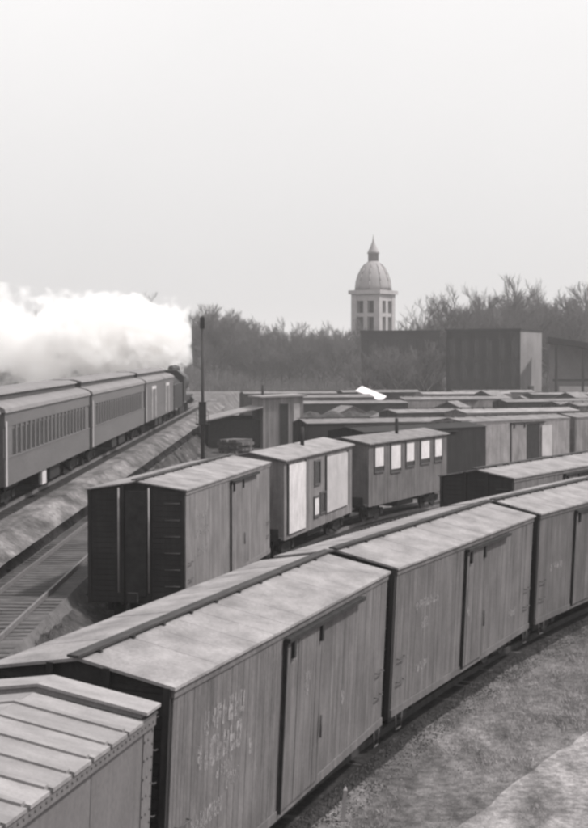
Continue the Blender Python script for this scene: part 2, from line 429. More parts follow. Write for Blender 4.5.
def marks(parent, x, rows, m=None, name='lettering', rng=None):
    """worn, unreadable painted characters: short strokes in rows on a side wall. rows: (y0, y1, z, height)"""
    rng = rng or random; b = MB()
    for y0, y1, z, h in rows:
        y = y0; w = h * .62
        while y + w <= y1 + .01:
            t = h * .19; left = rng.random() < .8; k = rng.random()
            def q(a, c, d, e):
                if rng.random() < .12: return
                b.quad((x, y + a * w, z + d * h), (x, y + c * w, z + d * h), (x, y + c * w, z + e * h), (x, y + a * w, z + e * h), .5)
            sl = .10 * (rng.random() - .3)
            if left: q(0, .34, 0, 1)
            if k < .7: q(.34, .95, .74, 1 + sl)
            if k > .2: q(.34, .9, .36, .64)
            if k < .5 or k > .7: q(.34, .95, 0 - sl, .26)
            if not left or rng.random() < .6: q(.66, 1, .1, .9)
            y += w * 1.18
    o = b.build(name, m or M_paint, parent); o['kind'] = 'stuff'; return o

def boxcar(name, label, loc, head, L=12.32, W=2.75, eave=3.85, rise=.26, sill=.64, side=.16, side_style='boards', roof=None, end_shade=None, doors=((5.1, 7.3),), cant=0.0, pitch=0.0,
           detail=2, brake=False, group=None, cat='boxcar', rails=True, run_board=True, roof_w=None, letter=None, board=.135):
    """origin at rail level under the near end; +Y runs along the car, +X is its right hand side"""
    t = thing(name, label, cat, loc, (pitch, cant, -head), group)
    hw = W / 2; rw = (roof_w or W + .10) / 2
    sm = wood(side) if side_style == 'boards' else steel(side)
    em = wood(end_shade if end_shade else side) if side_style == 'boards' else steel(end_shade if end_shade else side)  # ends darker than the sides: their shade is put into the colour
    core = [(-hw + .03, sill + .02), (hw - .03, sill + .02), (hw - .03, eave - .04), (0, eave + rise - .05), (-hw + .03, eave - .04)]
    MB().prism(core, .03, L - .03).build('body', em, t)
    rng = random.Random(hash(name + label) % 1000 if False else len(label) * 7 + int(L * 10))
    for sx_ in (1, -1):
        b = MB()
        def bx(xa, xb, *a, **k): b.box(min(sx_ * xa, sx_ * xb), max(sx_ * xa, sx_ * xb), *a, **k)
        if side_style == 'boards':
            y = .06; bw_ = board if detail > 1 else .30
            while y < L - .06:
                e = min(y + bw_ - .005, L - .05)
                bx(hw - .06, hw - .004 + rng.uniform(-.003, .003), y, e, sill + .10, eave - .07, tone=rng.random()); y += bw_
        else:
            n = 10; pw = (L - .1) / n
            for i in range(n): bx(hw - .06, hw - .004 - (.006 if i % 2 else 0), .05 + i * pw, .05 + (i + 1) * pw, sill + .10, eave - .07, tone=rng.random())
        o = b.build('side_sheathing', sm, t); o['kind'] = 'stuff'
        s2 = MB()
        s2.box(min(sx_ * (hw - .05), sx_ * (hw + .02)), max(sx_ * (hw - .05), sx_ * (hw + .02)), .02, L - .02, sill, sill + .16, .35)
        s2.build('side_sill', sm, t)
        s3 = MB()
        s3.box(min(sx_ * (hw - .05), sx_ * (hw + .018)), max(sx_ * (hw - .05), sx_ * (hw + .018)), .02, L - .02, eave - .16, eave - .035, .4)
        s3.build('fascia_board', sm, t)
        for (d0, d1) in doors:
            dm = MB(); y = d0
            while y < d1 - .02:
                e = min(y + .16, d1); xa, xb = sx_ * (hw + .012), sx_ * (hw + .062 + rng.uniform(-.005, .005))
                dm.box(min(xa, xb), max(xa, xb), y, e - .008, sill + .14, eave - .26, rng.random()); y += .16
            d = dm.build('door', sm, t)
            xa, xb = sx_ * (hw + .02), sx_ * (hw + .13)
            rl = MB(); rl.box(min(xa, xb), max(xa, xb), d0 - .1, min(L - .3, d1 + (d1 - d0) + .5), eave - .25, eave - .18)
            rl.build('door_track', M_dark, d)
            ps = MB(); xb = sx_ * (hw + .075)
            ps.box(min(xa, xb), max(xa, xb), d0 - .075, d0 - .02, sill + .1, eave - .26)
            ps.build('door_post', M_dark, d)
            hd = MB()
            for yy in (d0 + .25, d1 - .25):
                xa, xb = sx_ * (hw + .06), sx_ * (hw + .12)
                hd.box(min(xa, xb), max(xa, xb), yy - .06, yy + .06, eave - .55, eave - .19)
            o = hd.build('door_hanger', M_dark, d); o['kind'] = 'stuff'
            if detail > 1:
                h = MB(); h.tube((sx_ * (hw + .11), d1 - .12, 1.55), (sx_ * (hw + .11), d1 - .12, 1.95), .022, k=6); h.build('door_handle', M_iron, d)
    # ends
    for y, sg in ((0, -1), (L, 1)):
        b = MB(); z = sill + .06; zz = .16
        while z < eave - .06:
            e = min(z + zz - .012, eave - .05); yo = y + sg * rng.uniform(-.006, .006)
            ya, yb = y - sg * .04, yo
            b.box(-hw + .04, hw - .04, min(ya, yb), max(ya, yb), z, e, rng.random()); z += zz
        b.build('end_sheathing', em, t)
        p = MB()
        for x in (-hw + .07, -.42, .42, hw - .07): p.box(x - .05, x + .05, min(y, y + sg * .055), max(y, y + sg * .055), sill, eave - .02 + (rise * .7 if abs(x) < .6 else 0))
        p.build('end_post', em, t)
        if detail > 1: ladder(t, y + sg * .05, hw - .60, hw - .16, 1.2, eave - .4, 6, -sg * .09, 'end')
        coupler(t, y, sg)
    # roof: two slopes of sheets with low seams
    rm = roof or M_roofA
    r = MB(); n = 14 if detail > 1 else 7; pw = (L + .10) / n
    for sx_ in (1, -1):
        for i in range(n):
            y0_, y1_ = -.05 + i * pw, -.05 + (i + 1) * pw
            dz = rng.uniform(-.004, .004)
            pts = [(0, y0_, eave + rise - .04), (sx_ * rw, y0_, eave - .045), (sx_ * rw, y1_, eave - .045), (0, y1_, eave + rise - .04)]
            top = [(a, c, z + .045 + dz) for a, c, z in pts]
            if sx_ < 0: pts.reverse(); top.reverse()
            r.hexa(pts + top, rng.random())
            if detail > 1 and i:
                g = .014
                pts = [(0, y0_ - g, eave + rise), (sx_ * rw, y0_ - g, eave - .006), (sx_ * rw, y0_ + g, eave - .006), (0, y0_ + g, eave + rise)]
                top = [(a, c, z + .007) for a, c, z in pts]
                if sx_ < 0: pts.reverse(); top.reverse()
                r.hexa(pts + top, .45)
    ro = r.build('roof', rm, t)
    if run_board:
        rb = MB(); zt = eave + rise + .035
        for k in (-1, 0): rb.box(.0 + k * .09, .085 + k * .09, -.22, L + .22, zt, zt + .035, rng.random())
        i = .5
        while i < L: rb.box(-.11, .11, i - .04, i + .04, eave + rise - .03, zt - .001, .2); i += 1.2
        rb.build('running_board', M_plank, ro)
    # under the floor
    u = MB(); u.box(-.30, .30, .25, L - .25, .62, sill + .1); u.box(-1.25, 1.25, L * .42, L * .45, .72, sill + .03); u.box(-1.25, 1.25, L * .55, L * .58, .72, sill + .03)
    for x in (-.95, .95):
        for k in (0, 1):
            a, c, d_, e = 1.9, L * .42, L * .58, L - 1.9
            xx = x + (.16 if x > 0 else -.16) * k
            u.tube((xx, a, sill + .05), (xx, c, .48), .02, k=5); u.tube((xx, c, .48), (xx, d_, .48), .02, k=5); u.tube((xx, d_, .48), (xx, e, sill + .05), .02, k=5)
    u.box(.5, 1.05, L * .30, L * .36, .42, .75)
    u.build('underframe', M_dark, t)
    truck(t, 1.75, wheels=detail > 0); truck(t, L - 1.75, wheels=detail > 0)
    if detail > 1:
        g = MB()
        for y in (.28, L - .75):
            for z in (1.35, 1.85):
                g.tube((hw + .07, y, z), (hw + .07, y + .46, z), .013, k=5)
                for yy in (y, y + .46): g.tube((hw - .01, yy, z), (hw + .07, yy, z), .013, k=4)
            g.tube((hw + .03, y, sill), (hw + .03, y + .05, .32), .016, k=4); g.tube((hw + .03, y + .45, sill), (hw + .03, y + .40, .32), .016, k=4); g.tube((hw + .03, y + .05, .32), (hw + .03, y + .40, .32), .016, k=4)
        o = g.build('grab_iron', M_iron, t); o['kind'] = 'stuff'
    if brake: brake_wheel(t, -.55, 0, -1, eave + rise + .22)
    if letter: marks(t, hw + .0035, letter, rng=random.Random(5))
    return t

# ------------------------------------------------------------------ the near freight train
def chord(s, L):
    a, b = Vector(arc(s)), Vector(arc(s + L)); d = b - a
    return (a.x, a.y, 0.0), math.atan2(d.x, d.y)
STEP = 13.107
SIDE_A = .118
# second car
loc, hd = chord(0, 12.32)
carA = boxcar('boxcar', 'wooden boxcar with several rows of faded white lettering, coupled behind the ribbed-roof steel boxcar', loc, hd, side=SIDE_A, end_shade=.026, cant=CANT, brake=False,
              letter=[(1.3, 3.3, 2.88, .36), (1.0, 3.2, 2.38, .40), (1.9, 2.7, 2.10, .20), (3.4, 3.7, 2.12, .26), (2.35, 3.05, 1.85, .22), (.9, 2.3, 1.55, .26), (1.3, 2.2, 1.15, .18), (.25, .45, 1.5, .34), (8.9, 9.2, 1.75, .3)])
marks(carA, 2.75 / 2 + .072, [(6.15, 6.5, 2.72, .16), (6.15, 6.5, 2.48, .18), (5.3, 5.6, 3.2, .22)], name='door_marking')
loc, hd = chord(STEP, 12.32)
carB = boxcar('boxcar', 'wooden boxcar with a few small worn white marks, coupled between two longer-lettered boxcars in the near train', loc, hd, side=.112, end_shade=.026, cant=CANT,
              doors=((5.35, 7.1),), letter=[(1.5, 3.3, 2.72, .20), (2.0, 2.6, 2.25, .22), (1.5, 2.6, 1.30, .20), (9.9, 10.6, 1.3, .2)])
carB['label'] = 'wooden boxcar with small worn white marks, third car of the near freight train'
carA['label'] = 'wooden boxcar with several rows of faded white lettering beside its door'
marks(carB, 2.75 / 2 + .072, [(5.5, 5.75, 2.0, .3)], name='door_marking')
loc, hd = chord(2 * STEP, 12.32)
carC = boxcar('boxcar', 'darker grey boxcar with one pale mark, coupled beyond the boxcar with small worn marks', loc, hd, side=.095, end_shade=.026, cant=CANT, doors=((3.4, 5.2), (5.3, 7.1)), roof=M_roofA,
              letter=[(1.2, 2.4, 2.05, .22)])
loc, hd = chord(3 * STEP, 12.32)
carD2 = boxcar('boxcar', 'pale-roofed boxcar, farthest car of the near freight train', loc, hd, side=.15, end_shade=.026, cant=CANT, doors=((5.1, 7.0),), roof=M_roofB)

# first car: steel, panelled roof
def steel_car():
    L, W, eave, rise, sill = 12.0, 2.78, 3.72, .24, .64
    loc, hd = chord(-STEP + .15, L)
    v = .125
    t = thing('boxcar', 'smooth steel boxcar with ribbed roof panels and riveted corner', 'boxcar', loc, (0, CANT, -hd))
    hw = W / 2; rw = hw + .05; sm = steel(v); em = steel(.03)  # end steel darkened, shade of the end wall put into its colour
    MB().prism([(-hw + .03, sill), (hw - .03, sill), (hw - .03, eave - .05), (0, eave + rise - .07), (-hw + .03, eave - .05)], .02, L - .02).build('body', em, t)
    for sx_ in (1, -1):
        o = MB(); n = 5
        for i in range(n):
            a, c = .0 + i * L / n, (i + 1) * L / n
            xa, xb = sx_ * (hw - .05), sx_ * (hw - (.006 if i % 2 else 0))
            p = MB(); p.box(min(xa, xb), max(xa, xb), a + .002, c - .002, sill - .02, eave - .04, random.random()); p.build('side_panel', sm, t)
        xa, xb = sx_ * (hw - .04), sx_ * (hw + .05)
        MB().box(min(xa, xb), max(xa, xb), .03, L - .03, eave - .19, eave - .055, .4).build('top_plate', sm, t)
        xa, xb = sx_ * (hw - .04), sx_ * (hw + .014)
        MB().box(min(xa, xb), max(xa, xb), L - .42, L - .003, sill - .01, eave - .195, .6).build('corner_plate', sm, t)
        xb = sx_ * (hw + .07); dd = MB()
        for k in range(3): dd.box(min(xa, xb), max(xa, xb), 4.9 + k * .75, 4.9 + k * .75 + .73, sill + .1, eave - .3, random.random())
        dd.build('door', sm, t)
    rv = MB()
    for y in (L - .39, L - .24, L - .06):
        z = sill + .1
        while z < eave - .25:
            rv.lathe([(.022, 0), (.018, .010), (.006, .014)], 6); k = 18
            for q in range(len(rv.v) - k, len(rv.v)):
                a, b_, c = rv.v[q]; rv.v[q] = (hw + .013 + c, y + a, z + b_)
            z += .17 if y > L - .2 else .24
    i = .15
    while i < L - .1:
        rv.lathe([(.02, 0), (.016, .010), (.006, .014)], 6); k = 18
        for q in range(len(rv.v) - k, len(rv.v)):
            a, b_, c = rv.v[q]; rv.v[q] = (hw + .049 + c, i + a, eave - .12 + b_)
        i += .16
    o = rv.build('rivet', M_iron, t); o['kind'] = 'stuff'
    # corrugated end
    e = MB()
    for i in range(9):
        z = sill + .2 + i * .33
        e.hexa([(-hw + .08, L - .01, z), (hw - .08, L - .01, z), (hw - .08, L + .05, z + .06), (-hw + .08, L + .05, z + .06), (-hw + .08, L - .01, z + .22), (hw - .08, L - .01, z + .22), (hw - .08, L + .05, z + .16), (-hw + .08, L + .05, z + .16)])
    e.build('corrugated_end', em, t)
    r = MB()
    for sx_ in (1, -1):
        pts = [(0, -.03, eave + rise - .08), (sx_ * rw, -.03, eave - .055), (sx_ * rw, L + .03, eave - .055), (0, L + .03, eave + rise - .08)]
        top = [(a, c, z + .03) for a, c, z in pts]
        if sx_ < 0: pts.reverse(); top.reverse()
        r.hexa(pts + top)
    ro = r.build('roof', M_iron, t)
    pw = .66; y = L - .66; k = 0
    def slope(y0_, y1_, z0, z1, sx_, xr=None, tone=.5, name='roof_panel', m=None):
        xr = xr or rw + .02
        s = rise / rw
        pts = [(.0, y0_, eave + rise - .05 + z0), (sx_ * xr, y0_, eave + rise - .05 - s * xr + z0), (sx_ * xr, y1_, eave + rise - .05 - s * xr + z0), (.0, y1_, eave + rise - .05 + z0)]
        top = [(a, c, z + z1 - z0) for a, c, z in pts]
        if sx_ < 0: pts.reverse(); top.reverse()
        b = MB(); b.hexa(pts + top, tone); return b.build(name, m or M_roofS, ro)
    while y > .3:
        for sx_ in (1, -1):
            slope(y - pw + .10, y, .0, .045 + random.uniform(-.005, .005), sx_, tone=random.random())
            slope(y - pw - .012, y - pw + .098, .0, .075, sx_, rw - .04, tone=.25, name='roof_rib')
        y -= pw
    for sx_ in (1, -1):
        slope(L - .54, L + .06, .09, .13, sx_, rw + .03, tone=.8, name='end_roof_board')
        slope(L - .50, L + .02, .0, .088, sx_, rw - .06, tone=.3, name='end_roof_saddle')
    u = MB(); u.box(-.3, .3, .3, L - .3, .6, sill + .05); u.box(-1.2, 1.2, 5.5, 6.5, .55, sill); u.build('underframe', M_dark, t)
    truck(t, 1.75); truck(t, L - 1.75); coupler(t, L, 1); coupler(t, 0, -1)
    ladder(t, L + .05, hw - .62, hw - .16, 1.1, eave - .3, 6, -.09, 'end')
    l2 = MB()
    return t
M_roofS = mat('galvanised_roof_panel', .235, .7, .76, 1.14, 1.6, (1, 2, 1), 25, .2, .14)
steel_car()

# ------------------------------------------------------------------ yard cars
def place(a, b):
    d = Vector(b) - Vector(a); return (a[0], a[1], YZ), math.atan2(d.x, d.y), d.length
loc, hd, L = place((-4.67, 47.45), (-2.38, 60.5))
yD = boxcar('boxcar', 'tall boxcar with dark end and light side, standing alone between the two trains', loc, hd, L=L, W=3.0, eave=4.05, rise=.24, side=.165, end_shade=.026, doors=((6.2, 8.2),), roof=M_roofA, brake=False,
            letter=[(1.4, 3.0, 3.0, .22), (1.2, 3.2, 2.5, .26), (1.5, 2.8, 1.9, .26)])
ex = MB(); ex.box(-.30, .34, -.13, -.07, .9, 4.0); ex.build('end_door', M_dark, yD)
ex = MB(); ex.tube((.42, -.16, 1.0), (.42, -.16, 4.1), .03, k=6); ex.tube((-.5, -.16, 1.0), (-.5, -.16, 4.1), .03, k=6); ex.build('brake_shaft', mat('worn_brake_iron', .22, .6), yD)

# camp / work cars with pale doors and window blinds
M_white = mat('white_painted_board', .60, .7, .72, 1.08, 2.2, (1, 1, .6), 20, .05)
M_pale = mat('pale_grey_paint', .42, .8, .8, 1.1, 1.2)
M_glass = mat('dark_window_glass', .02, .15, .8, 1.2, 2, spec=.5, bump=0)
M_palsh = mat('pale_shed_boards', .22, .9, .75, 1.2, 1, (3, 3, .5), 12, .1)
M_darksh = mat('dark_shed_boards', .06, .9, .75, 1.2, 1, (3, 3, .5), 12, .1)
def work_car(label, a, b, W, eave, rise, side, roof, panels, windows, arched=False, cat='work car', blind=None):
    loc, hd, L = place(a, b)
    t = thing('work_car', label, cat, loc, (0, 0, -hd)); hw = W / 2; sill = .95; sm = wood(side)
    core = [(-hw + .03, sill), (hw - .03, sill), (hw - .03, eave - .03), (0, eave + rise - .06), (-hw + .03, eave - .03)]
    MB().prism(core, .02, L - .02).build('body', sm, t)
    rng = random.Random(3)
    for sx_ in (1, -1):
        b_ = MB(); y = .03
        while y < L - .05:
            e = min(y + .2, L - .03); xa, xb = sx_ * (hw - .05), sx_ * (hw + rng.uniform(-.006, .006))
            b_.box(min(xa, xb), max(xa, xb), y, e - .012, sill - .1, eave - .03, rng.random()); y += .2
        o = b_.build('side_sheathing', sm, t); o['kind'] = 'stuff'
        for (y0_, y1_, z0, z1, mm, nm) in panels:
            xa, xb = sx_ * (hw + .01), sx_ * (hw + .07)
            p = MB(); k = y0_
            while k < y1_ - .02:
                p.box(min(xa, xb), max(xa, xb), k, min(k + .3, y1_) - .012, z0, z1, rng.random()); k += .3
            p = p.build(nm, mm, t)
            f = MB()
            for (fa, fb) in ((y0_ - .09, y0_ - .01), (y1_, y1_ + .08)): f.box(min(xa, sx_ * (hw + .09)), max(xa, sx_ * (hw + .09)), fa, fb, z0, z1 + .08)
            o = f.build('door_frame', M_iron, p); o['kind'] = 'stuff'
        for (y0_, y1_, z0, z1, lit) in windows:
            xa, xb = sx_ * (hw + .008), sx_ * (hw + .03)
            w = MB().box(min(xa, xb), max(xa, xb), y0_, y1_, z0, z1).build('window', M_glass, t)
            if lit:
                xd = sx_ * (hw + .045); zd = z1 - (z1 - z0) * rng.choice((1.0, .95, .8, .9))
                MB().box(min(xb, xd), max(xb, xd), y0_ + .03, y1_ - .03, zd, z1 - .01).build('blind', M_white, w)
            f = MB(); xc = sx_ * (hw + .06)
            for (fa, fb, fc, fd) in ((y0_ - .08, y0_, z0 - .08, z1 + .08), (y1_, y1_ + .08, z0 - .08, z1 + .08), (y0_, y1_, z0 - .08, z0), (y0_, y1_, z1, z1 + .08)):
                f.box(min(xa, xc), max(xa, xc), fa, fb, fc, fd)
            o = f.build('window_frame', M_iron, w); o['kind'] = 'stuff'
    if arched:
        prof = []
        for i in range(13):
            t_ = math.pi * i / 12; prof.append(((hw + .14) * math.cos(t_), eave + rise * math.sin(t_) ** .8))
        prof = [(hw + .14, eave - .06)] + prof + [(-hw - .14, eave - .06)]
        ro = MB().prism(prof, -.35, L + .35, smooth=False).build('roof', roof, t)
    else:
        r = MB(); rw = hw + .12
        for sx_ in (1, -1):
            pts = [(0, -.12, eave + rise - .05), (sx_ * rw, -.12, eave - .06), (sx_ * rw, L + .12, eave - .06), (0, L + .12, eave + rise - .05)]
            top = [(q, c, z + .055) for q, c, z in pts]
            if sx_ < 0: pts.reverse(); top.reverse()
            r.hexa(pts + top)
        ro = r.build('roof', roof, t)
        MB().tube((.4, L * .55, eave), (.4, L * .55, eave + rise + .7), .09, k=8).build('stovepipe', M_dark, ro)
    u = MB(); u.box(-.3, .3, .2, L - .2, .62, sill); u.box(-1.1, 1.1, L * .4, L * .6, .5, sill - .02); u.build('underframe', M_dark, t)
    for y, sg in ((0, -1), (L, 1)):
        MB().box(-hw, hw, min(y, y + sg * .5), max(y, y + sg * .5), .9, 1.0).build('platform', M_dark, t)
        MB().box(-hw + .1, hw - .1, min(y + sg * .42, y + sg * .46), max(y + sg * .42, y + sg * .46), 1.0, 1.35).build('railing', M_dark, t)
        coupler(t, y + sg * .3, sg)
    truck(t, 1.7); truck(t, L - 1.7)
    return t
work_car('camp car with two broad white door panels, coupled past the lone dark-ended boxcar', (-1.72, 62.6), (1.35, 74.6), 2.75, 4.0, .30, .17, M_roofA,
         [(.5, 3.3, 1.05, 3.75, M_white, 'door'), (7.0, 11.2, 1.3, 3.7, M_pale, 'shutter')], [(5.0, 5.9, 2.7, 3.6, False), (6.0, 6.8, 1.4, 2.2, False), (4.9, 5.7, 1.35, 2.1, True), (8.4, 10.6, 1.9, 3.5, True)])
work_car('low camp coach with a row of white window blinds close under its eaves', (2.3, 77.2), (7.1, 88.2), 2.75, 3.9, .28, .11, M_roofB,
         [], [(.8 + i * 2.25, 2.0 + i * 2.25 + (.2 if i % 2 else 0), 2.5 - (.15 if i == 1 else 0), 3.66, True) for i in range(5)])
# boxcar with the dark end on the track between
loc, hd, L = place((6.45, 56.75), (12.3, 67.5))
boxcar('boxcar', 'pale-roofed boxcar, dark end showing just above the near train roofs', loc, hd, L=L, W=2.8, eave=3.75, rise=.26, side=.13, end_shade=.026, doors=((5.3, 7.1),), roof=M_roofA)
loc, hd, L = place((12.75, 68.3), (19.4, 78.6))
boxcar('boxcar', 'grey-roofed boxcar coupled beyond the pale-roofed boxcar on the middle track', loc, hd, L=L, W=2.8, eave=3.7, rise=.26, side=.14, doors=((5.3, 7.1),), roof=M_roofB)
# far row
g0 = Vector((10.4, 108.5)); gd = Vector((.70, .714)).normalized()
rows = [('light-sided distant boxcar with a dark open door beyond the low camp coach', .21), ('grey distant boxcar following the open-doored boxcar beyond the low camp coach', .17)]
for i, (lb, sv_) in enumerate(rows):
    a = g0 + gd * (13.0 * i); b = a + gd * 12.2
    loc, hd, L = place(tuple(a), tuple(b))
    o = boxcar('boxcar', lb, loc, hd, L=L, W=2.8, eave=3.75, rise=.26, side=sv_, doors=((5.2, 6.9),), roof=M_roofB, detail=1)
    if i == 0:
        w = MB(); w.box(1.412, 1.45, 7.0, 8.5, .9, 3.4); w.build('door_opening', M_dark, o)
        w = MB(); w.box(1.47, 1.5, 8.7, 9.9, 1.1, 3.3); w.build('pale_door', M_pale, o)
for (a, hd, lb, sv_, rf) in (((13.2, 131.0), 1.0, 'pale-roofed boxcar, small in the far yard below the sloping-roofed shed', .16, M_roofA), ((3.1, 95.5), .74, 'black boxcar with tarred roof directly behind the low camp coach', .018, M_roofD),
                             ((11.5, 176.0), 1.15, 'far boxcar with pale roof before the dark warehouse', .16, M_roofB), ((26.0, 152.0), 1.05, 'far dark boxcar before the open shed', .08, M_roofB),
                             ((16, 205.0), 1.25, 'tiny far boxcar nearest the warehouse wall', .20, M_roofA), ((-2.5, 185.0), 1.2, 'far boxcar standing just beyond the yard office', .10, M_roofB)):
    boxcar('boxcar', lb, (a[0], a[1], .25), hd, L=12.2, W=2.8, eave=3.7, rise=.26, side=sv_, doors=((5.2, 6.9),), roof=rf, detail=1)

CL = [(300, 114, 1.25, .025, M_roofB), (388, 138, 1.1, .05, M_roofB), (462, 124, 1.0, .03, M_roofB), (296, 172, 1.3, .035, M_roofB), (400, 188, 1.2, .04, M_roofA), (500, 172, 1.15, .025, M_roofB),
      (340, 214, 1.35, .04, M_roofB), (452, 226, 1.25, .10, M_roofA), (552, 168, 1.05, .05, M_roofB), (528, 214, 1.2, .03, M_roofB), (242, 205, 1.3, .04, M_roofB)]
for (u, y, hd, sv_, rf) in CL:
    boxcar('boxcar', 'small grey boxcar standing among the crowded tracks of the far yard', ((u - 294) / 1607.15 * y, y, .25), hd + random.uniform(-.05, .05), L=random.choice((10.8, 12.2, 12.2)), W=2.8, eave=3.5 + random.uniform(-.2, .3), rise=.26,
           side=sv_, doors=((4.6, 6.3),), roof=rf, detail=1, group='boxcars crowding the far yard')
M_tie = mat('stacked_timber', .10, .9, .6, 1.5, 2, tone=.4)
def timber_stack(u, y):
    t = thing('timber_stack', 'low stack of old timbers between the tracks of the far yard', 'timber stack', ((u - 294) / 1607.15 * y, y, .0), (0, 0, random.uniform(-.6, .6)), 'timber stacks in the far yard')
    n = random.randint(4, 7)
    for k in range(n):
        for j in range(6):
            x0_ = -1.0 + j * .33 + random.uniform(-.03, .03); a = MB()
            if k % 2 == 0: a.box(x0_, x0_ + .24, -1.3 + random.uniform(-.1, .1), 1.3, k * .25, k * .25 + .24, random.random())
            else: a.box(-1.3 + random.uniform(-.1, .1), 1.3, x0_, x0_ + .24, k * .25, k * .25 + .24, random.random())
            a.build('timber', M_tie, t)
for (u, y) in ((322, 104), (338, 150), (428, 150), (236, 142), (475, 160), (380, 170)): timber_stack(u, y)
def shed(u, y, w, h, label, m, rot):
    t = thing('shed', label, 'shed', ((u - 294) / 1607.15 * y, y, -.05), (0, 0, rot)); d = w * .8
    MB().prism([(-w / 2, 0), (w / 2, 0), (w / 2, h), (0, h + w * .22), (-w / 2, h)], 0, d).build('wall', m, t)
    r = MB()
    for sx_ in (1, -1):
        q = [(0, -.25, h + w * .22 + .02), (sx_ * (w / 2 + .25), -.25, h - .09), (sx_ * (w / 2 + .25), d + .25, h - .09), (0, d + .25, h + w * .22 + .02)]
        tp = [(a, b, c + .08) for a, b, c in q]
        if sx_ < 0: q.reverse(); tp.reverse()
        r.hexa(q + tp)
    r.build('roof', M_roofB, t)
    MB().box(-w * .15, w * .12, -.05, -.002, .1, h * .8).build('door', M_dark, t)
    MB().box(w * .22, w * .38, -.05, -.002, h * .4, h * .75).build('window', M_glass, t)
    return t
shed(420, 206, 4.2, 3.0, 'small gabled shed among the boxcars of the far yard', M_palsh, -.3)
shed(482, 196, 5.0, 3.4, 'wider gabled shed beside the far boxcars below the dark warehouse', M_darksh, -.5)
shed(333, 190, 3.6, 2.8, 'narrow dark gabled shed near the white-roofed hut', M_darksh, .2)

for (u, y, w, h, m, r) in ((448, 172, 4.0, 2.9, M_darksh, -.4), (398, 158, 3.4, 2.6, M_darksh, .3), (520, 188, 4.4, 3.0, M_palsh, -.2), (566, 200, 4.6, 3.2, M_darksh, -.6), (352, 168, 3.2, 2.7, M_palsh, .4), (284, 186, 4.0, 3.0, M_darksh, .1)):
    shed(u, y, w, h, 'little pitched-roof hut squeezed between the tracks of the far yard', m, r)['group'] = 'huts of the far yard'

# gondolas with pale loads in the far yard
def gondola(label, loc, hd, v, load_v):
    t = thing('gondola', label, 'gondola', loc, (0, 0, -hd)); m = steel(v); L, hw = 12.0, 1.45
    b = MB(); b.box(-hw, hw, 0, L, .9, 1.05); b.build('floor', m, t)
    for sx_ in (1, -1):
        MB().box(min(sx_ * hw, sx_ * (hw - .06)), max(sx_ * hw, sx_ * (hw - .06)), 0, L, 1.05, 2.3).build('side', m, t)
        p = MB()
        for i in range(9): p.box(min(sx_ * hw, sx_ * (hw + .1)), max(sx_ * hw, sx_ * (hw + .1)), .2 + i * 1.42, .34 + i * 1.42, .95, 2.3)
        o = p.build('stake', m, t); o['kind'] = 'stuff'
    for y in (0.0, L - .06): MB().box(-hw + .07, hw - .07, y, y + .06, 1.05, 2.3).build('end', m, t)
    mb = MB(); nx, ny = 8, 30
    for j in range(ny + 1):
        for i in range(nx + 1):
            x = -hw + .08 + (2 * hw - .16) * i / nx; y = .1 + (L - .2) * j / ny
            z = 1.9 + .9 * math.sin(math.pi * i / nx) * (.6 + .4 * abs(math.sin(j * .55))) + random.uniform(-.1, .1)
            mb.v.append((x, y, z))
    for j in range(ny):
        for i in range(nx): a = j * (nx + 1) + i; mb.face((a, a + 1, a + nx + 2, a + nx + 1), random.random())
    o = mb.build('load', mat('load_%d' % int(load_v * 100), load_v, .95, .5, 1.4, 1.5, tone=.3), t)
    truck(t, 1.7); truck(t, L - 1.7)
    return t
gondola('far gondola heaped with pale stone before the warehouses', (9.5, 150, .25), 1.1, .08, .45)
gondola('far gondola heaped with dark coal beside the white-roofed hut', (-1.5, 160, .25), 1.2, .06, .05)

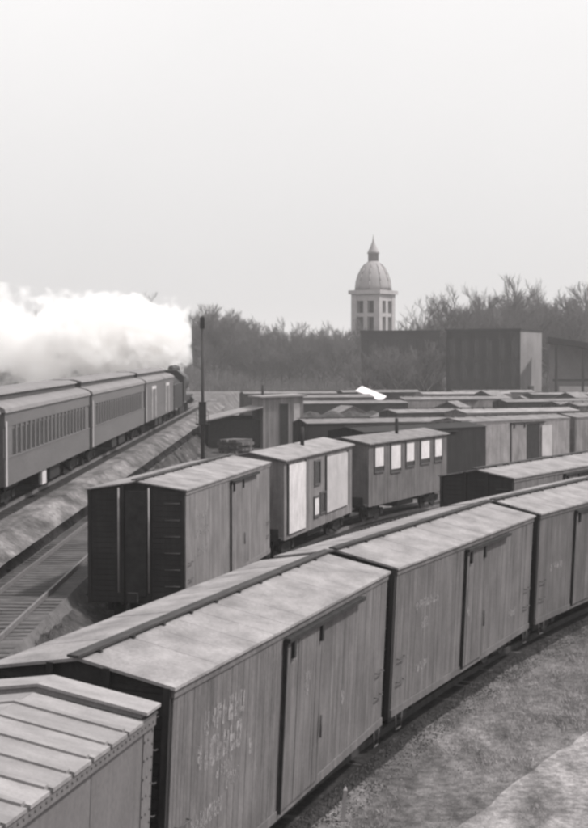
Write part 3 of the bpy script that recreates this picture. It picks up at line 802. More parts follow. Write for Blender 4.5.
# ------------------------------------------------------------------ passenger train on the embankment
M_pax = mat('coach_paint', .12, .5, .88, 1.1, .8, (1, .3, 1), 14, .04, .1, streak=.05, spec=.4)
M_paxroof = mat('coach_roof', .17, .75, .85, 1.12, 1.2)
M_coachglass = mat('coach_window_glass', .04, .3, .8, 1.2, 2, spec=.5, bump=0)
M_frame = mat('pale_door_frame', .5, .8)
M_clear = mat('clerestory_dark', .06, .6)
def coach(label, y0_, L, baggage=False):
    t = thing('passenger_car', label, 'passenger car', (pax_c(y0_), y0_, pax_z(y0_)), (math.atan(.0075), 0, -math.atan(.008)), None)
    hw, sill, ev = 1.48, 1.0, 3.62
    MB().prism([(-hw + .04, sill), (hw - .04, sill), (hw - .04, ev), (-hw + .04, ev)], 0, L).build('body', M_pax, t)
    for sx_ in (1, -1):
        def sb(b, xa, xb, *r): b.box(min(sx_ * xa, sx_ * xb), max(sx_ * xa, sx_ * xb), *r)
        b = MB(); sb(b, hw - .04, hw, .02, L - .02, sill - .02, 1.95); b.build('lower_side', M_pax, t)
        b = MB(); sb(b, hw - .04, hw + .02, .02, L - .02, 1.955, 2.03); b.build('belt_rail', M_pax, t)
        b = MB(); sb(b, hw - .04, hw + .004, .02, L - .02, 3.12, 3.62); b.build('letter_board', M_pax, t)
        w = MB(); p = MB(); y = 1.5
        if not baggage:
            while y < L - 2.0:
                sb(w, hw - .038, hw - .02, y, y + .72, 2.06, 3.0); y += 1.02
            yy = .1; y = 1.5
            while y < L - 2.0 + 1.02:
                sb(p, hw - .038, hw - .002, yy, min(y, L - .1), 2.035, 3.115); yy = y + .72; y += 1.02
            o = w.build('windows', M_coachglass, t); o['kind'] = 'stuff'
            o = p.build('window_piers', M_pax, t); o['kind'] = 'stuff'
        else:
            b = MB(); sb(b, hw - .04, hw - .003, .02, L - .02, 2.035, 3.115); b.build('upper_side', M_pax, t)
            for d0 in (4.2, L - 7.0):
                b = MB(); sb(b, hw + .004, hw + .03, d0, d0 + 2.4, 1.1, 3.1); d = b.build('baggage_door', M_pax, t)
                f = MB()
                for q in ((d0 - .25, d0, 1.1, 3.3), (d0 + 2.4, d0 + 2.65, 1.1, 3.3), (d0, d0 + 2.4, 3.1, 3.3)): sb(f, hw + .004, hw + .05, *q)
                o = f.build('door_frame', M_frame, d); o['kind'] = 'stuff'
        b = MB(); sb(b, hw + .006, hw + .03, .12, .38, 1.0, 3.3); b.build('vestibule_post', M_pale, t)
    cw = .86
    prof = [(hw + .07, ev), (hw + .02, ev + .14), (hw * .86, ev + .27), (cw + .04, ev + .36), (-cw - .04, ev + .36), (-hw * .86, ev + .27), (-hw - .02, ev + .14), (-hw - .07, ev)]
    ro = MB().prism(prof, -.1, L + .1).build('roof', M_paxroof, t)
    MB().box(-cw, cw, .5, L - .5, ev + .35, ev + .58).build('clerestory_band', M_clear, ro)
    MB().prism([(cw + .08, ev + .585), (cw + .02, ev + .66), (cw * .6, ev + .74), (-cw * .6, ev + .74), (-cw - .02, ev + .66), (-cw - .08, ev + .585)], .3, L - .3).build('clerestory_roof', M_paxroof, ro)
    u = MB(); u.box(-.5, .5, .5, L - .5, .62, sill); u.box(.5, 1.35, L * .36, L * .44, .42, sill - .03); u.box(.5, 1.3, L * .5, L * .62, .38, sill - .03); u.build('underframe', M_dark, t)
    if 50 < y0_ < 60: MB().box(1.0, 1.42, L * .38 , L * .38 + 1.0, .38, .96).build('step_box', M_white, t)
    truck(t, 2.6, 1.35); truck(t, L - 2.6, 1.35)
    for y, sg in ((0, -1), (L, 1)):
        MB().box(-.62, .62, min(y, y + sg * .42), max(y, y + sg * .42), 1.0, 3.3).build('vestibule_bellows', M_dark, t)
    return t
coach('passenger coach on the embankment, rearmost of its train', 33.6, 22.0)
coach('long passenger coach on the embankment, pale roof with dark clerestory, nearest whole coach of its train', 56.7, 22.1)['label'] = 'passenger coach on the embankment with a white step box beneath it'
coach('passenger coach on the embankment coupled behind the baggage car', 79.8, 25.6)
coach('baggage car with white-framed side doors behind the locomotive', 106.5, 22.0, True)
# tender and locomotive
M_loco = mat('locomotive_black', .022, .5, .7, 1.4, 3, spec=.4)
def loco_frame(y): return (pax_c(y), y, pax_z(y)), (math.atan(.0075), 0, -math.atan(.008))
l, r_ = loco_frame(129.5)
t = thing('tender', 'black coal tender between the locomotive and the baggage car', 'tender', l, r_)
MB().box(-1.45, 1.45, .2, 8.8, 1.0, 3.0).build('tank', M_loco, t)
mb = MB(); mb.prism([(-1.3, 2.99), (1.3, 2.99), (.7, 3.6), (-.5, 3.7)], 2.5, 8.6); mb.build('coal', M_dark, t)
truck(t, 2.0); truck(t, 7.0)
l, r_ = loco_frame(139.0)
t = thing('steam_locomotive', 'black steam locomotive at the head of the passenger train, blowing white steam', 'locomotive', l, r_)
MB().prism([(-1.5, 1.3), (1.5, 1.3), (1.5, 3.5), (.9, 4.05), (-.9, 4.05), (-1.5, 3.5)], .2, 2.6).build('cab', M_loco, t)
b = MB(); b.tube((0, 2.6, 2.75), (0, 14.5, 2.75), 1.0, .95, 18); b.build('boiler', M_loco, t)
b = MB(); b.tube((0, 13.2, 3.6), (0, 13.2, 4.55), .36, .42, 12); b.build('smokestack', M_loco, t)
for yy, rr in ((6.0, .38), (9.2, .45)):
    b = MB(); b.lathe([(rr, 3.6), (rr, 4.15), (rr * .7, 4.35), (.05, 4.4)], 12, 0, yy); b.build('dome', M_loco, t)
MB().box(-1.2, 1.2, 2.6, 15.2, 1.15, 1.6).build('frame', M_loco, t)
for yy in (4.5, 6.5, 8.5):
    for sx_ in (-1, 1):
        w = link('driving_wheel', ME_WH, t, (sx_ * .76, yy, .92)); w.scale = (1, 2.05, 2.05)
        if sx_ > 0: w.rotation_euler = (0, 0, math.pi)
for yy in (11.5, 13.4):
    for sx_ in (-1, 1):
        w = link('pilot_wheel', ME_WH, t, (sx_ * .76, yy, .445))
        if sx_ > 0: w.rotation_euler = (0, 0, math.pi)
for sx_ in (-1, 1):
    b = MB(); b.tube((sx_ * 1.15, 11.6, 1.1), (sx_ * 1.15, 13.4, 1.1), .33, k=12); b.build('cylinder', M_loco, t)

# ------------------------------------------------------------------ poles and signal
M_pole = mat('creosoted_pole', .045, .9, .6, 1.4, 2, (3, 3, .3))
def mast(label, x, y, h, box=True):
    z = ground_h(x, y) - .1
    t = thing('signal_mast', label, 'signal mast', (x, y, z))
    b = MB(); b.tube((0, 0, 0), (0, 0, h), .15, .09, 10); b.build('pole', M_pole, t)
    if box:
        b = MB(); b.box(-.28, .28, -.42, -.15, 3.6, 5.2); b.build('relay_box', M_dark, t)
        b = MB(); b.box(-.5, .5, -.45, .35, 3.48, 3.58); b.tube((.45, -.4, 3.55), (.45, -.4, 4.5), .02, k=5); b.tube((-.45, -.4, 3.55), (-.45, -.4, 4.5), .02, k=5); b.build('platform', M_dark, t)
        b = MB(); b.box(-.17, .17, -.34, -.11, h - .95, h - .1); b.tube((0, -.34, h - .35), (0, -.50, h - .35), .12, .13, 10); b.tube((0, -.34, h - .7), (0, -.50, h - .7), .12, .13, 10); b.build('signal_head', M_dark, t)
    return t
mast('tall dark signal mast with a relay box, beside the locomotive', -6.82, 120.0, 11.6)
# ------------------------------------------------------------------ small yard buildings
M_shack = mat('weathered_shack_boards', .20, .9, .8, 1.15, 1.2, (3, 3, .5), 20, .2, .2)
M_shackroof = mat('shack_roof', .22, .9, .8, 1.2, 1.2)
def boards(mb, p0, p1, z0, z1, w, th, rng):
    """upright boards along a wall line p0-p1 (local x, y)"""
    a, b = Vector(p0), Vector(p1); L = (b - a).length; d = (b - a) / L; n = Vector((d.y, -d.x)); s = 0
    while s < L - .02:
        e = min(s + w - .015, L); o = th + rng.uniform(0, .012)
        q = [a + d * s, a + d * e, a + d * e + n * o, a + d * s + n * o]
        mb.hexa([(q[3].x, q[3].y, z0), (q[2].x, q[2].y, z0), (q[1].x, q[1].y, z0), (q[0].x, q[0].y, z0), (q[3].x, q[3].y, z1), (q[2].x, q[2].y, z1), (q[1].x, q[1].y, z1), (q[0].x, q[0].y, z1)], rng.random()); s += w
def office():
    t = thing('yard_office', 'small two-storey yard office of grey boards with a dark lean-to', 'hut', (-1.0, 150, -.05), (0, 0, .28)); rng = random.Random(2)
    W, Dp, H1 = 3.9, 4.2, 4.9
    b = MB(); b.box(-W / 2 + .05, W / 2 - .05, .05, Dp - .05, 0, H1); b.build('core', M_shack, t)
    b = MB(); boards(b, (-W / 2, .05), (W / 2, .05), 0, H1, .25, .05, rng); boards(b, (W / 2 - .05, 0), (W / 2 - .05, Dp), 0, H1, .25, .05, rng); boards(b, (-W / 2 + .05, Dp), (-W / 2 + .05, 0), 0, H1, .25, .05, rng)
    o = b.build('wall_boards', M_shack, t); o['kind'] = 'stuff'
    r = MB(); r.hexa([(-W / 2 - .3, -.3, H1 - .15), (W / 2 + .3, -.3, H1 - .02), (W / 2 + .3, Dp + .3, H1 - .02), (-W / 2 - .3, Dp + .3, H1 - .15), (-W / 2 - .3, -.3, H1), (W / 2 + .3, -.3, H1 + .15), (W / 2 + .3, Dp + .3, H1 + .15), (-W / 2 - .3, Dp + .3, H1)])
    r.build('roof', M_shackroof, t)
    d = MB().box(-.35, .45, -.06, .0, .4, 4.2).build('door', M_dark, t)
    MB().box(.47, .60, -.09, .0, .3, 4.3).build('door_frame', M_shack, d)
    MB().box(1.0, 1.6, -.05, .0, 1.4, 4.2).build('window', M_pale, t)
    # lean-to
    l = MB(); l.box(-W / 2 - 5.0, -W / 2 - .02, 1.0, 1.15, 0, 2.7); l.box(-W / 2 - 5.0, -W / 2 - 4.85, 1.16, Dp, 0, 2.6); l.box(-W / 2 - 4.8, -W / 2 - .02, Dp - .2, Dp, 0, 3.0); l.build('lean_to_wall', M_dark, t)
    l = MB(); l.hexa([(-W / 2 - 5.4, -.2, 2.62), (-W / 2 - .02, -.2, 3.85), (-W / 2 - .02, Dp + .2, 3.85), (-W / 2 - 5.4, Dp + .2, 2.62), (-W / 2 - 5.4, -.2, 2.74), (-W / 2 - .02, -.2, 3.97), (-W / 2 - .02, Dp + .2, 3.97), (-W / 2 - 5.4, Dp + .2, 2.74)])
    l.build('lean_to_roof', M_shackroof, t)
    MB().tube((-1.2, 3, H1 + .05), (-1.2, 3, H1 + 1.0), .11, k=8).build('stovepipe', M_dark, t)
office()
def hut():
    t = thing('hut', 'small hut with a bright white sheet roof beyond the low camp coach', 'hut', (9.1, 196, .0), (0, 0, -.25))
    b = MB(); b.hexa([(-1.3, 0, 0), (1.3, 0, 0), (1.3, 3.2, 0), (-1.3, 3.2, 0), (-1.3, 0, 4.4), (1.3, 0, 3.35), (1.3, 3.2, 3.7), (-1.3, 3.2, 4.8)]); b.build('wall', M_pale, t)
    r = MB(); q = [(-1.55, -.4, 4.55), (1.55, -.4, 3.3), (1.55, 3.4, 3.8), (-1.55, 3.4, 5.05)]; r.hexa([(a, b_, c - .1) for a, b_, c in q] + q)
    r.build('roof', mat('white_sheet_roof', .60, .5, .95, 1.03, 1), t)
    MB().box(-.4, .4, -.05, 0, .2, 2.2).build('door', M_dark, t)
    MB().box(.55, 1.1, -.06, -.005, 1.5, 2.4).build('window', M_glass, t)
hut()

# ------------------------------------------------------------------ warehouses behind the yard
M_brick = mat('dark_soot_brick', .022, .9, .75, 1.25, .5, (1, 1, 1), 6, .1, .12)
M_brick2 = mat('brown_brick', .032, .9, .75, 1.25, .5, (1, 1, 1), 6, .1, .12)
M_shedw = mat('pale_shed_wall', .2, .9, .8, 1.15, .4, (1, 1, .5), 4, .1)
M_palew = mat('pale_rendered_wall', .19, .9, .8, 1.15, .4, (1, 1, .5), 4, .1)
def warehouse(label, x, y, w, d, h, rot, m, front, end_m, parapet=.5, cols=6, rows=4, roof='flat'):
    t = thing('warehouse', label, 'building', (x, y, -.2), (0, 0, rot))
    MB().box(.06, w - .06, .06, d - .06, 0, h - parapet).build('core', m, t)
    # front wall as piers and spandrels, windows recessed between them
    f = MB(); pw = w / cols; ww = pw * .5
    z_h = (h - parapet - 1.2) / rows
    for i in range(cols):
        x0_ = i * pw + (pw - ww) / 2
        f.box(i * pw, x0_, -.08, .05, 0, h, .4); f.box(x0_ + ww, (i + 1) * pw, -.08, .05, 0, h, .6)
        for j in range(rows + 1):
            zb = 0 if j == 0 else j * z_h + .25; zt = 1.1 + j * z_h if j < rows else h
            f.box(x0_, x0_ + ww, -.06, .05, zb, max(zb + .1, zt), .5)
    f.build('front_wall', m, t)
    if front:
        for i in range(cols):
            x0_ = i * pw + (pw - ww) / 2
            for j in range(rows):
                z0_ = 1.1 + j * z_h; z1_ = (j + 1) * z_h + .25
                wdw = MB().box(x0_ + .01, x0_ + ww - .01, .052, .058, z0_, z1_).build('window', M_glass, t)
                MB().box(x0_ + ww / 2 - .05, x0_ + ww / 2 + .05, .02, .05, z0_, z1_).build('mullion', m, wdw)
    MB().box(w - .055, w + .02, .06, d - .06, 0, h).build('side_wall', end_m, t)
    MB().box(-.02, .055, .06, d - .06, 0, h).build('side_wall', m, t)
    MB().box(-.18, w + .18, -.22, .06, h + .003, h + .3).build('cornice', M_dark, t)
    MB().box(-.18, w + .18, .07, d, h + .003, h + .2).build('roof', M_roofD, t)
    return t
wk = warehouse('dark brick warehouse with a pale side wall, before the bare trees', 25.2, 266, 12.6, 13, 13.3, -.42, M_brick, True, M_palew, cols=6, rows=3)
MB().box(12.625, 12.67, 4.5, 8.0, 0, 4.2).build('loading_door', M_dark, wk)
warehouse('brown brick warehouse behind the yard, left of the dark brick one, below the domed tower', 12.2, 292, 14.2, 14, 13.6, -.05, M_brick2, True, M_brick2, cols=8, rows=3)['label'] = 'lower brown brick warehouse directly below the domed tower'
def open_shed():
    t = thing('freight_shed', 'open freight shed with a dark sloping roof and pale back wall', 'shed', (41.2, 258, -.1), (0, 0, -.12))
    r = MB(); r.hexa([(-.5, -2.0, 11.2), (26, -2.0, 7.2), (26, 9, 7.2), (-.5, 9, 11.2), (-.5, -2, 12.1), (26, -2, 8.1), (26, 9, 8.1), (-.5, 9, 12.1)]); r.build('roof', M_roofD, t)
    w = MB(); w.hexa([(0, 6, 0), (25.5, 6, 0), (25.5, 6.3, 0), (0, 6.3, 0), (0, 6, 11.1), (25.5, 6, 7.25), (25.5, 6.3, 7.25), (0, 6.3, 11.1)]); w.build('back_wall', M_shedw, t)
    for x in (.8, 5.0, 10, 15, 20, 25):
        MB().box(x - .2, x + .2, -1.5, -1.1, 0, 11.15 - (x + .5) * .151).build('post', M_dark, t)
    MB().box(0, 25.5, -1.8, 5.95, 0, 1.1).build('platform', M_palew, t)
    MB().box(.3, 25.3, -1.32, -1.18, 5.0, 5.35).build('tie_beam', M_dark, t)
    MB().box(1.4, 25.0, .4, .6, 1.15, 4.2).build('siding_panel', mat('lit_tone_shed_boards', .45, .9, .8, 1.15, .6), t)  # pale panel: sunlight on the shed wall is put into its colour
open_shed()

# ------------------------------------------------------------------ domed church tower in the haze
M_stone = mat('pale_tower_stone', .34, .9, .85, 1.1, .3, (1, 1, 1), 3, .05)
M_copper = mat('tower_dome_metal', .27, .7, .85, 1.1, .4)
def tower():
    t = thing('church_tower', 'pale domed church tower with open belfry and slim spire', 'church tower', (18.9, 384, 0), (0, 0, -.57))
    hw = 3.85
    MB().box(-hw, hw, -hw, hw, 0, 14.0).build('shaft', M_stone, t)
    MB().box(-hw - .35, hw + .35, -hw - .35, hw + .35, 14.0, 14.6).build('string_course', M_stone, t)
    # belfry: corner piers, two arches a side
    p = MB()
    zb, zt = 14.6, 24.0
    for x in (-1, 1):
        for y in (-1, 1): p.box(min(x * hw, x * (hw - 1.5)), max(x * hw, x * (hw - 1.5)), min(y * hw, y * (hw - 1.5)), max(y * hw, y * (hw - 1.5)), zb, zt)
    for a in range(4):
        c, s_ = math.cos(a * math.pi / 2), math.sin(a * math.pi / 2)
        def rot(x, y): return (x * c - y * s_, x * s_ + y * c)
        def rb(x0_, x1_, y0_, y1_, z0, z1):
            q = [rot(x0_, y0_), rot(x1_, y0_), rot(x1_, y1_), rot(x0_, y1_)]
            p.hexa([(u[0], u[1], z0) for u in q] + [(u[0], u[1], z1) for u in q])
        rb(-.55, .55, -hw + .1, -hw + 1.1, zb, zt - 1.0)
        rb(-hw + 1.5, hw - 1.5, -hw + .12, -hw + 1.1, zt - 1.6, zt)
        rb(-hw + 1.5, hw - 1.5, -hw + .15, -hw + 1.0, 18.6, 19.5)
    p.build('belfry', M_stone, t)
    MB().box(-2.4, 2.4, -2.4, 2.4, 14.6, 23.9).build('bell_chamber', M_dark, t)
    MB().box(-hw - .5, hw + .5, -hw - .5, hw + .5, 24.0, 24.9).build('cornice', M_stone, t)
    d = MB(); d.lathe([(4.3, 24.9), (4.3, 25.8), (4.1, 27.0), (3.6, 28.6), (2.8, 30.2), (1.9, 31.3), (1.2, 31.9)], 20); dm = d.build('dome', M_copper, t)
    rb_ = MB()
    for i in range(10):
        a = 2 * math.pi * i / 10; pr = [(4.36, 25.0), (4.16, 27.0), (3.66, 28.6), (2.86, 30.2), (1.96, 31.3)]
        for (r0, z0), (r1, z1) in zip(pr, pr[1:]): rb_.tube((r0 * math.cos(a), r0 * math.sin(a), z0), (r1 * math.cos(a), r1 * math.sin(a), z1), .10, .10, 5)
    o = rb_.build('dome_rib', M_copper, dm); o['kind'] = 'stuff'
    l = MB(); l.lathe([(1.25, 31.8), (1.25, 33.6), (1.5, 33.7), (1.3, 34.2), (.7, 35.4), (.25, 36.6), (.07, 38.2)], 12); l.build('lantern', M_copper, dm)
tower()

# ------------------------------------------------------------------ trees (bare branches)
M_bark = mat('bare_bark', .07, .95, .7, 1.3, 2)
M_twig = mat('bare_twigs', .10, .95, .75, 1.25, .3)
def tree_meshes(seed, h, spread, nl):
    rng = random.Random(seed); tr = MB(); cr_ = MB()
    def limb(mb, p, d, L, r, segs, k, bend):
        pts = [p]; q = p.copy(); dd = d.copy(); rad = [r]
        for i in range(segs):
            dd = (dd + Vector((rng.uniform(-bend, bend), rng.uniform(-bend, bend), rng.uniform(-bend * .4, bend * .7)))).normalized()
            q = q + dd * (L / segs); pts.append(q.copy()); rad.append(r * (1 - .62 * (i + 1) / segs))
        for i in range(segs): mb.tube(pts[i], pts[i + 1], rad[i], rad[i + 1], k, caps=False, smooth=True)
        return pts, rad, dd
    trunk, tr_r, dd = limb(tr, Vector((0, 0, 0)), Vector((0, 0, 1)), h * .42, h * .020, 5, 8, .08)
    def grow(p, d, L, r, lev):
        segs = 3 if lev < 3 else 2
        pts, rad, de = limb(cr_, p, d, L, r, segs, 5 if lev < 2 else 3, .22)
        if lev >= nl: return
        n = (6, 5, 5, 5, 4)[lev]
        for i in range(n):
            f = .30 + .70 * (i + rng.random()) / n; s = f * segs; a = min(int(s), segs - 1)
            q = pts[a].lerp(pts[a + 1], s - a)
            out = Vector((rng.uniform(-1, 1), rng.uniform(-1, 1), rng.uniform(-.35, .9)))
            nd = (de * .9 + out * .8 * spread).normalized()
            grow(q, nd, L * rng.uniform(.48, .68), max(r * .48, .024), lev + 1)
    for i in range(8):
        f = .45 + .55 * i / 7; s = f * 5; a = min(int(s), 4); q = trunk[a].lerp(trunk[a + 1], s - a)
        an = i * 2.4 + rng.uniform(-.4, .4); up = .35 + 1.0 * f
        d = Vector((math.cos(an) * spread, math.sin(an) * spread, up)).normalized()
        grow(q, d, h * rng.uniform(.26, .36), h * .0105, 0)
    return tr.mesh('trunk', M_bark), cr_.mesh('crown', M_twig)
TREES = [tree_meshes(11, 20, 1.0, 4), tree_meshes(23, 20, .85, 4), tree_meshes(37, 20, 1.2, 4), tree_meshes(53, 20, .7, 4)]
def tree(label, x, y, h, var, group, z=None):
    t = thing('bare_tree', label, 'tree', (x, y, ground_h(x, y) - .2 if z is None else z), (0, 0, random.uniform(0, 6.28)), group)
    k = h / 20 * random.uniform(.94, 1.06); t.scale = (k * 1.05, k * 1.05, k)
    a, b = TREES[var]; link('trunk', a, t); link('crown', b, t)
rt = random.Random(9)
FRONT = [(368, 278, 11), (399, 276, 12), (425, 282, 12)]
def ux(u, y): return (u - 294) / 1607.15 * y
for i, (u, y, h) in enumerate([(440, 305, 20), (462, 318, 22.5), (484, 300, 22), (500, 325, 24), (520, 308, 22.5), (540, 330, 24), (560, 305, 22), (580, 322, 23), (602, 310, 21), (625, 325, 22), (426, 330, 19), (408, 325, 18), (452, 345, 22), (474, 350, 24), (512, 352, 25), (532, 360, 25), (554, 350, 25), (590, 352, 24)]):
    tree('tall bare tree with a wide fine-twigged crown behind the dark brick warehouse', ux(u, y), y, h, i % 4, 'bare trees behind the warehouses')
for i in range(40):
    u = 206 + i * 3.8 + rt.uniform(-3, 3); y = rt.uniform(370, 470); h = rt.uniform(14, 19) + (4 if u < 235 else 0)
    tree('bare tree of the hazy wood between the signal mast and the domed tower', ux(u, y), y, h, i % 4, 'hazy wood beyond the yard')
for i in range(24):
    u = -20 + i * 9.6 + rt.uniform(-4, 4); y = rt.uniform(620, 760); h = rt.uniform(26, 33)
    tree('tall bare tree, faint in the haze behind the white steam', ux(u, y), y, h, (i + 1) % 4, 'faint trees behind the steam')
for i, (u, y, h) in enumerate(FRONT):
    tree('bare tree standing in front of the lower brown brick warehouse', ux(u, y), y, h, (i + 1) % 4, 'trees before the brown warehouse')
for i in range(14):
    u = 400 + i * 15 + rt.uniform(-5, 5); y = rt.uniform(390, 430)
    tree('smaller bare tree in the back row behind the warehouses', ux(u, y), y, rt.uniform(15, 20), i % 4, 'back row of trees behind the warehouses')
for i in range(7):
    u = -6 + i * 9 + rt.uniform(-4, 4); y = rt.uniform(170, 230)
    tree('bare tree close behind the passenger coaches at the end of the steam', ux(u, y), y, rt.uniform(7, 9), (i + 2) % 4, 'small trees behind the coaches')

# low scrub hedge along the foot of the far wood
def scrub():
    rng = random.Random(4); mb = MB()
    for i in range(2600):
        x = rng.uniform(-70, 75); y = 345 + rng.uniform(-12, 12); z = ground_h(x, y); h = rng.uniform(1.2, 4.2)
        q = Vector((x, y, z)); e = q + Vector((rng.uniform(-.9, .9), rng.uniform(-.5, .5), h))
        mb.tube(q, e, .10, .03, 3, caps=False)
        for k in range(5):
            f = rng.uniform(.3, 1); a = q.lerp(e, f); mb.tube(a, a + Vector((rng.uniform(-1, 1), rng.uniform(-.6, .6), rng.uniform(.1, 1.1))), .05, .02, 3, caps=False)
    tag(mb.build('scrub', M_twig), 'low tangled scrub along the foot of the far wood', 'scrub', kind='stuff')
scrub()
def far_wood():
    rng = random.Random(6); mb = MB()
    for i in range(3800):
        y = 500 + rng.uniform(-14, 14); x = rng.uniform(-100, 118); z = ground_h(x, y) - .2; h = rng.uniform(7, 13.5) + 2.0 * math.sin(x * .11) + 1.5 * math.sin(x * .31)
        q = Vector((x, y, z)); e = q + Vector((rng.uniform(-1.6, 1.6), rng.uniform(-1, 1), h)); mb.tube(q, e, .16, .03, 3, caps=False)
        for k in range(9):
            f = rng.uniform(.25, 1); a = q.lerp(e, f); mb.tube(a, a + Vector((rng.uniform(-2, 2), rng.uniform(-1, 1), rng.uniform(.2, 2.2))), .06, .02, 3, caps=False)
    tag(mb.build('far_wood', M_twig), 'continuous hazy thicket of bare stems closing the view', 'woodland', kind='stuff')
far_wood()

# ------------------------------------------------------------------ loose stuff on the near ground
def scatter():
    rng = random.Random(8)
    def stones(name, n, w0, w1, r0, r1, v, s0=-6, s1=44):
        st = MB()
        for i in range(n):
            s_ = rng.uniform(s0, s1); w = w0 + (w1 - w0) * rng.random() ** 1.5; x, y = arc(s_); ph = PHI + KAP * s_
            x += math.cos(ph) * w; y -= math.sin(ph) * w; z = ground_h(x, y)
            if w < 1.75: z = max(z, -.15 - max(0, w - 1.3) * .75)
            r = rng.uniform(r0, r1); k0 = len(st.v)
            for k in range(5): a = k * 1.257 + rng.random() * .7; st.v.append((x + r * math.cos(a), y + r * math.sin(a), z - .012))
            st.v.append((x + rng.uniform(-.3, .3) * r, y + rng.uniform(-.3, .3) * r, z + r * rng.uniform(.5, 1.1)))
            for k in range(5): st.face((k0 + k, k0 + (k + 1) % 5, k0 + 5), rng.random())
        return st.build(name, mat(name + '_stone', v, .95, .6, 1.5, 4, tone=.55))
    tag(stones('ballast', 9000, 1.15, 2.0, .012, .034, .04), 'dark ballast stones along the near rails', 'ballast', kind='stuff')
    tag(stones('gravel', 9000, 1.6, 8.0, .010, .030, .12), 'loose pale stones scattered beside the near train', 'gravel', kind='stuff')
    gr = MB(); cl = [(rng.uniform(-4, 42), rng.uniform(2.0, 6.2), rng.uniform(.25, .9)) for _ in range(120)]
    for i in range(34000):
        c = rng.choice(cl); s_ = c[0] + rng.gauss(0, c[2] * 1.6); w = max(1.7, c[1] + rng.gauss(0, c[2] * .45)); x, y = arc(s_); ph = PHI + KAP * s_
        x += math.cos(ph) * w; y -= math.sin(ph) * w; z = ground_h(x, y) - .01; h = rng.uniform(.03, .11); a = rng.uniform(0, 6.28)
        dx, dy = math.cos(a) * .006, math.sin(a) * .006; lx, ly = rng.uniform(-.9, .9) * h, rng.uniform(-.9, .9) * h
        k0 = len(gr.v); gr.v += [(x - dx, y - dy, z), (x + dx, y + dy, z), (x + lx, y + ly, z + h)]; gr.face((k0, k0 + 1, k0 + 2), rng.random())
    tag(gr.build('dry_grass', mat('dry_grass_blades', .32, .9, .8, 1.2, 3, tone=.4, bump=0)), 'dry grass tufts along the near track', 'grass', kind='stuff')
scatter()

# embankment weeds
def weeds():
    rng = random.Random(12); mb = MB()
    for i in range(16000):
        y = rng.uniform(36, 110); x = rng.uniform(-6.9, -4.6) if rng.random() < .6 else rng.uniform(-9.3, -6.4); z = ground_h(x, y); h = rng.uniform(.05, .22)
        if (math.sin(y * .9) + math.sin(y * .37 + x * 2)) < .1: continue
        a = rng.uniform(0, 6.28); dx, dy = math.cos(a) * .012, math.sin(a) * .012
        n = len(mb.v); mb.v += [(x - dx, y - dy, z), (x + dx, y + dy, z), (x + rng.uniform(-.8, .8) * h, y + rng.uniform(-.8, .8) * h, z + h)]; mb.face((n, n + 1, n + 2), rng.random())
    tag(mb.build('weeds', mat('dead_weeds', .08, .95, .7, 1.3, 3, tone=.5, bump=0)), 'dead weeds on the embankment slope', 'weeds', kind='stuff')
weeds()

# a low white marker post and lever by the near track
t = thing('marker_stake', 'short pale stake standing in the cinders close beside the near train', 'stake', (arc(8.1)[0] + 1.75, arc(8.1)[1] - .5, -.3), (.05, .08, 0))
MB().box(-.035, .035, -.035, .035, 0, .62).build('shaft', M_pale, t)
b = MB(); b.hexa([(-.035, -.035, .621), (.035, -.035, .621), (.035, .035, .621), (-.035, .035, .621), (-.01, -.01, .68), (.01, -.01, .68), (.01, .01, .68), (-.01, .01, .68)]); b.build('tip', M_pale, t)

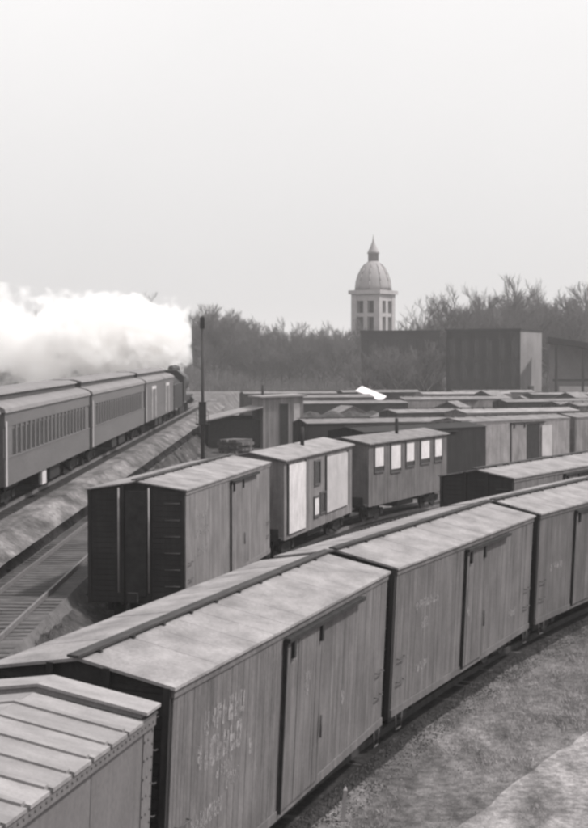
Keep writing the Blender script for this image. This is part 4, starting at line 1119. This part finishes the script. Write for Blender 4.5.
# ------------------------------------------------------------------ steam
def steam():
    x0_, x1_, zc = -33.0, -9.6, 10.0
    mb = MB(); k, n = 24, 26
    rings = []
    for i in range(n + 1):
        f = i / n; x = x0_ + (x1_ - x0_) * f
        ry = 4.6 * (1 - .55 * f) * math.sin(math.pi * min(1, max(.02, (1 - f) * 3.0 + .12) / 2 if f > .6 else 1 / 2 + 0)) if False else 5.2 - 1.6 * f
        rz = 6.2 - 2.0 * f; cz = 9.8 + .4 * f
        if f < .06: ry *= .5; rz *= .5
        row = []
        for j in range(k):
            a = 2 * math.pi * j / k; row.append(len(mb.v)); mb.v.append((x, 152.0 + ry * math.cos(a), cz + rz * math.sin(a)))
        rings.append(row)
    for a, b in zip(rings, rings[1:]):
        for j in range(k): mb.face((a[j], a[(j + 1) % k], b[(j + 1) % k], b[j]))
    mb.face(list(reversed(rings[0]))); mb.face(rings[-1])
    m = bpy.data.materials.new('white_steam'); m.use_nodes = True; nd, l = m.node_tree.nodes, m.node_tree.links; nd.clear()
    o = nd.new('ShaderNodeOutputMaterial'); v = nd.new('ShaderNodeVolumePrincipled'); l.new(v.outputs[0], o.inputs['Volume'])
    v.inputs['Color'].default_value = (.995, .99, .985, 1); v.inputs['Anisotropy'].default_value = .1
    g = nd.new('ShaderNodeTexCoord'); sp = nd.new('ShaderNodeSeparateXYZ'); l.new(g.outputs['Object'], sp.inputs[0])
    def mth(op, a, b=None, c=None):
        q = nd.new('ShaderNodeMath'); q.operation = op
        for i, w in enumerate((a, b, c)):
            if w is None: continue
            if isinstance(w, (int, float)): q.inputs[i].default_value = w
            else: l.new(w, q.inputs[i])
        return q.outputs[0]
    f = mth('DIVIDE', mth('SUBTRACT', sp.outputs[0], x0_), x1_ - x0_)
    ry = mth('MULTIPLY_ADD', f, -1.6, 5.2); rz = mth('MULTIPLY_ADD', f, -2.0, 6.2); cz = mth('MULTIPLY_ADD', f, .4, 9.8)
    dy = mth('DIVIDE', mth('SUBTRACT', sp.outputs[1], 152.0), ry); dz = mth('DIVIDE', mth('SUBTRACT', sp.outputs[2], cz), rz)
    rr = mth('SQRT', mth('ADD', mth('MULTIPLY', dy, dy), mth('MULTIPLY', dz, dz)))
    ns = nd.new('ShaderNodeTexNoise'); ns.inputs['Scale'].default_value = .26; ns.inputs['Detail'].default_value = 6; ns.inputs['Roughness'].default_value = .6; l.new(g.outputs['Object'], ns.inputs['Vector'])
    n2 = nd.new('ShaderNodeTexNoise'); n2.inputs['Scale'].default_value = .8; n2.inputs['Detail'].default_value = 5; l.new(g.outputs['Object'], n2.inputs['Vector'])
    rr = mth('SUBTRACT', rr, mth('MULTIPLY', mth('SUBTRACT', n2.outputs[0], .5), 1.3))
    d = mth('ADD', mth('SUBTRACT', .80, rr), mth('MULTIPLY', mth('SUBTRACT', ns.outputs[0], .5), 3.0))
    d = mth('SUBTRACT', d, mth('MULTIPLY', mth('MAXIMUM', mth('SUBTRACT', f, .93), 0.0), 9.0))
    d = mth('SUBTRACT', d, mth('MULTIPLY', mth('MAXIMUM', mth('SUBTRACT', .2, f), 0.0), 1.6))
    d = mth('MULTIPLY', d, 4.5)
    cl = nd.new('ShaderNodeClamp'); l.new(d, cl.inputs[0])
    # thins out towards the far (left) end
    th = mth('MULTIPLY_ADD', f, .8, .35)
    l.new(mth('MULTIPLY', mth('MULTIPLY', cl.outputs[0], th), 1.0), v.inputs['Density'])
    tag(mb.build('steam_plume', m), 'billowing white steam blown sideways from the locomotive', 'steam', kind='stuff')
steam()

# ------------------------------------------------------------------ haze
hm = bpy.data.materials.new('haze_air'); hm.use_nodes = True; nd, l = hm.node_tree.nodes, hm.node_tree.links; nd.clear()
o = nd.new('ShaderNodeOutputMaterial'); v = nd.new('ShaderNodeVolumePrincipled'); l.new(v.outputs[0], o.inputs['Volume'])
v.inputs['Color'].default_value = (1, .985, .982, 1); v.inputs['Density'].default_value = .00037; v.inputs['Anisotropy'].default_value = .2
tag(MB().box(-2700, 2700, -260, 2700, -3.0, 46.0).build('haze', hm), kind='stuff')
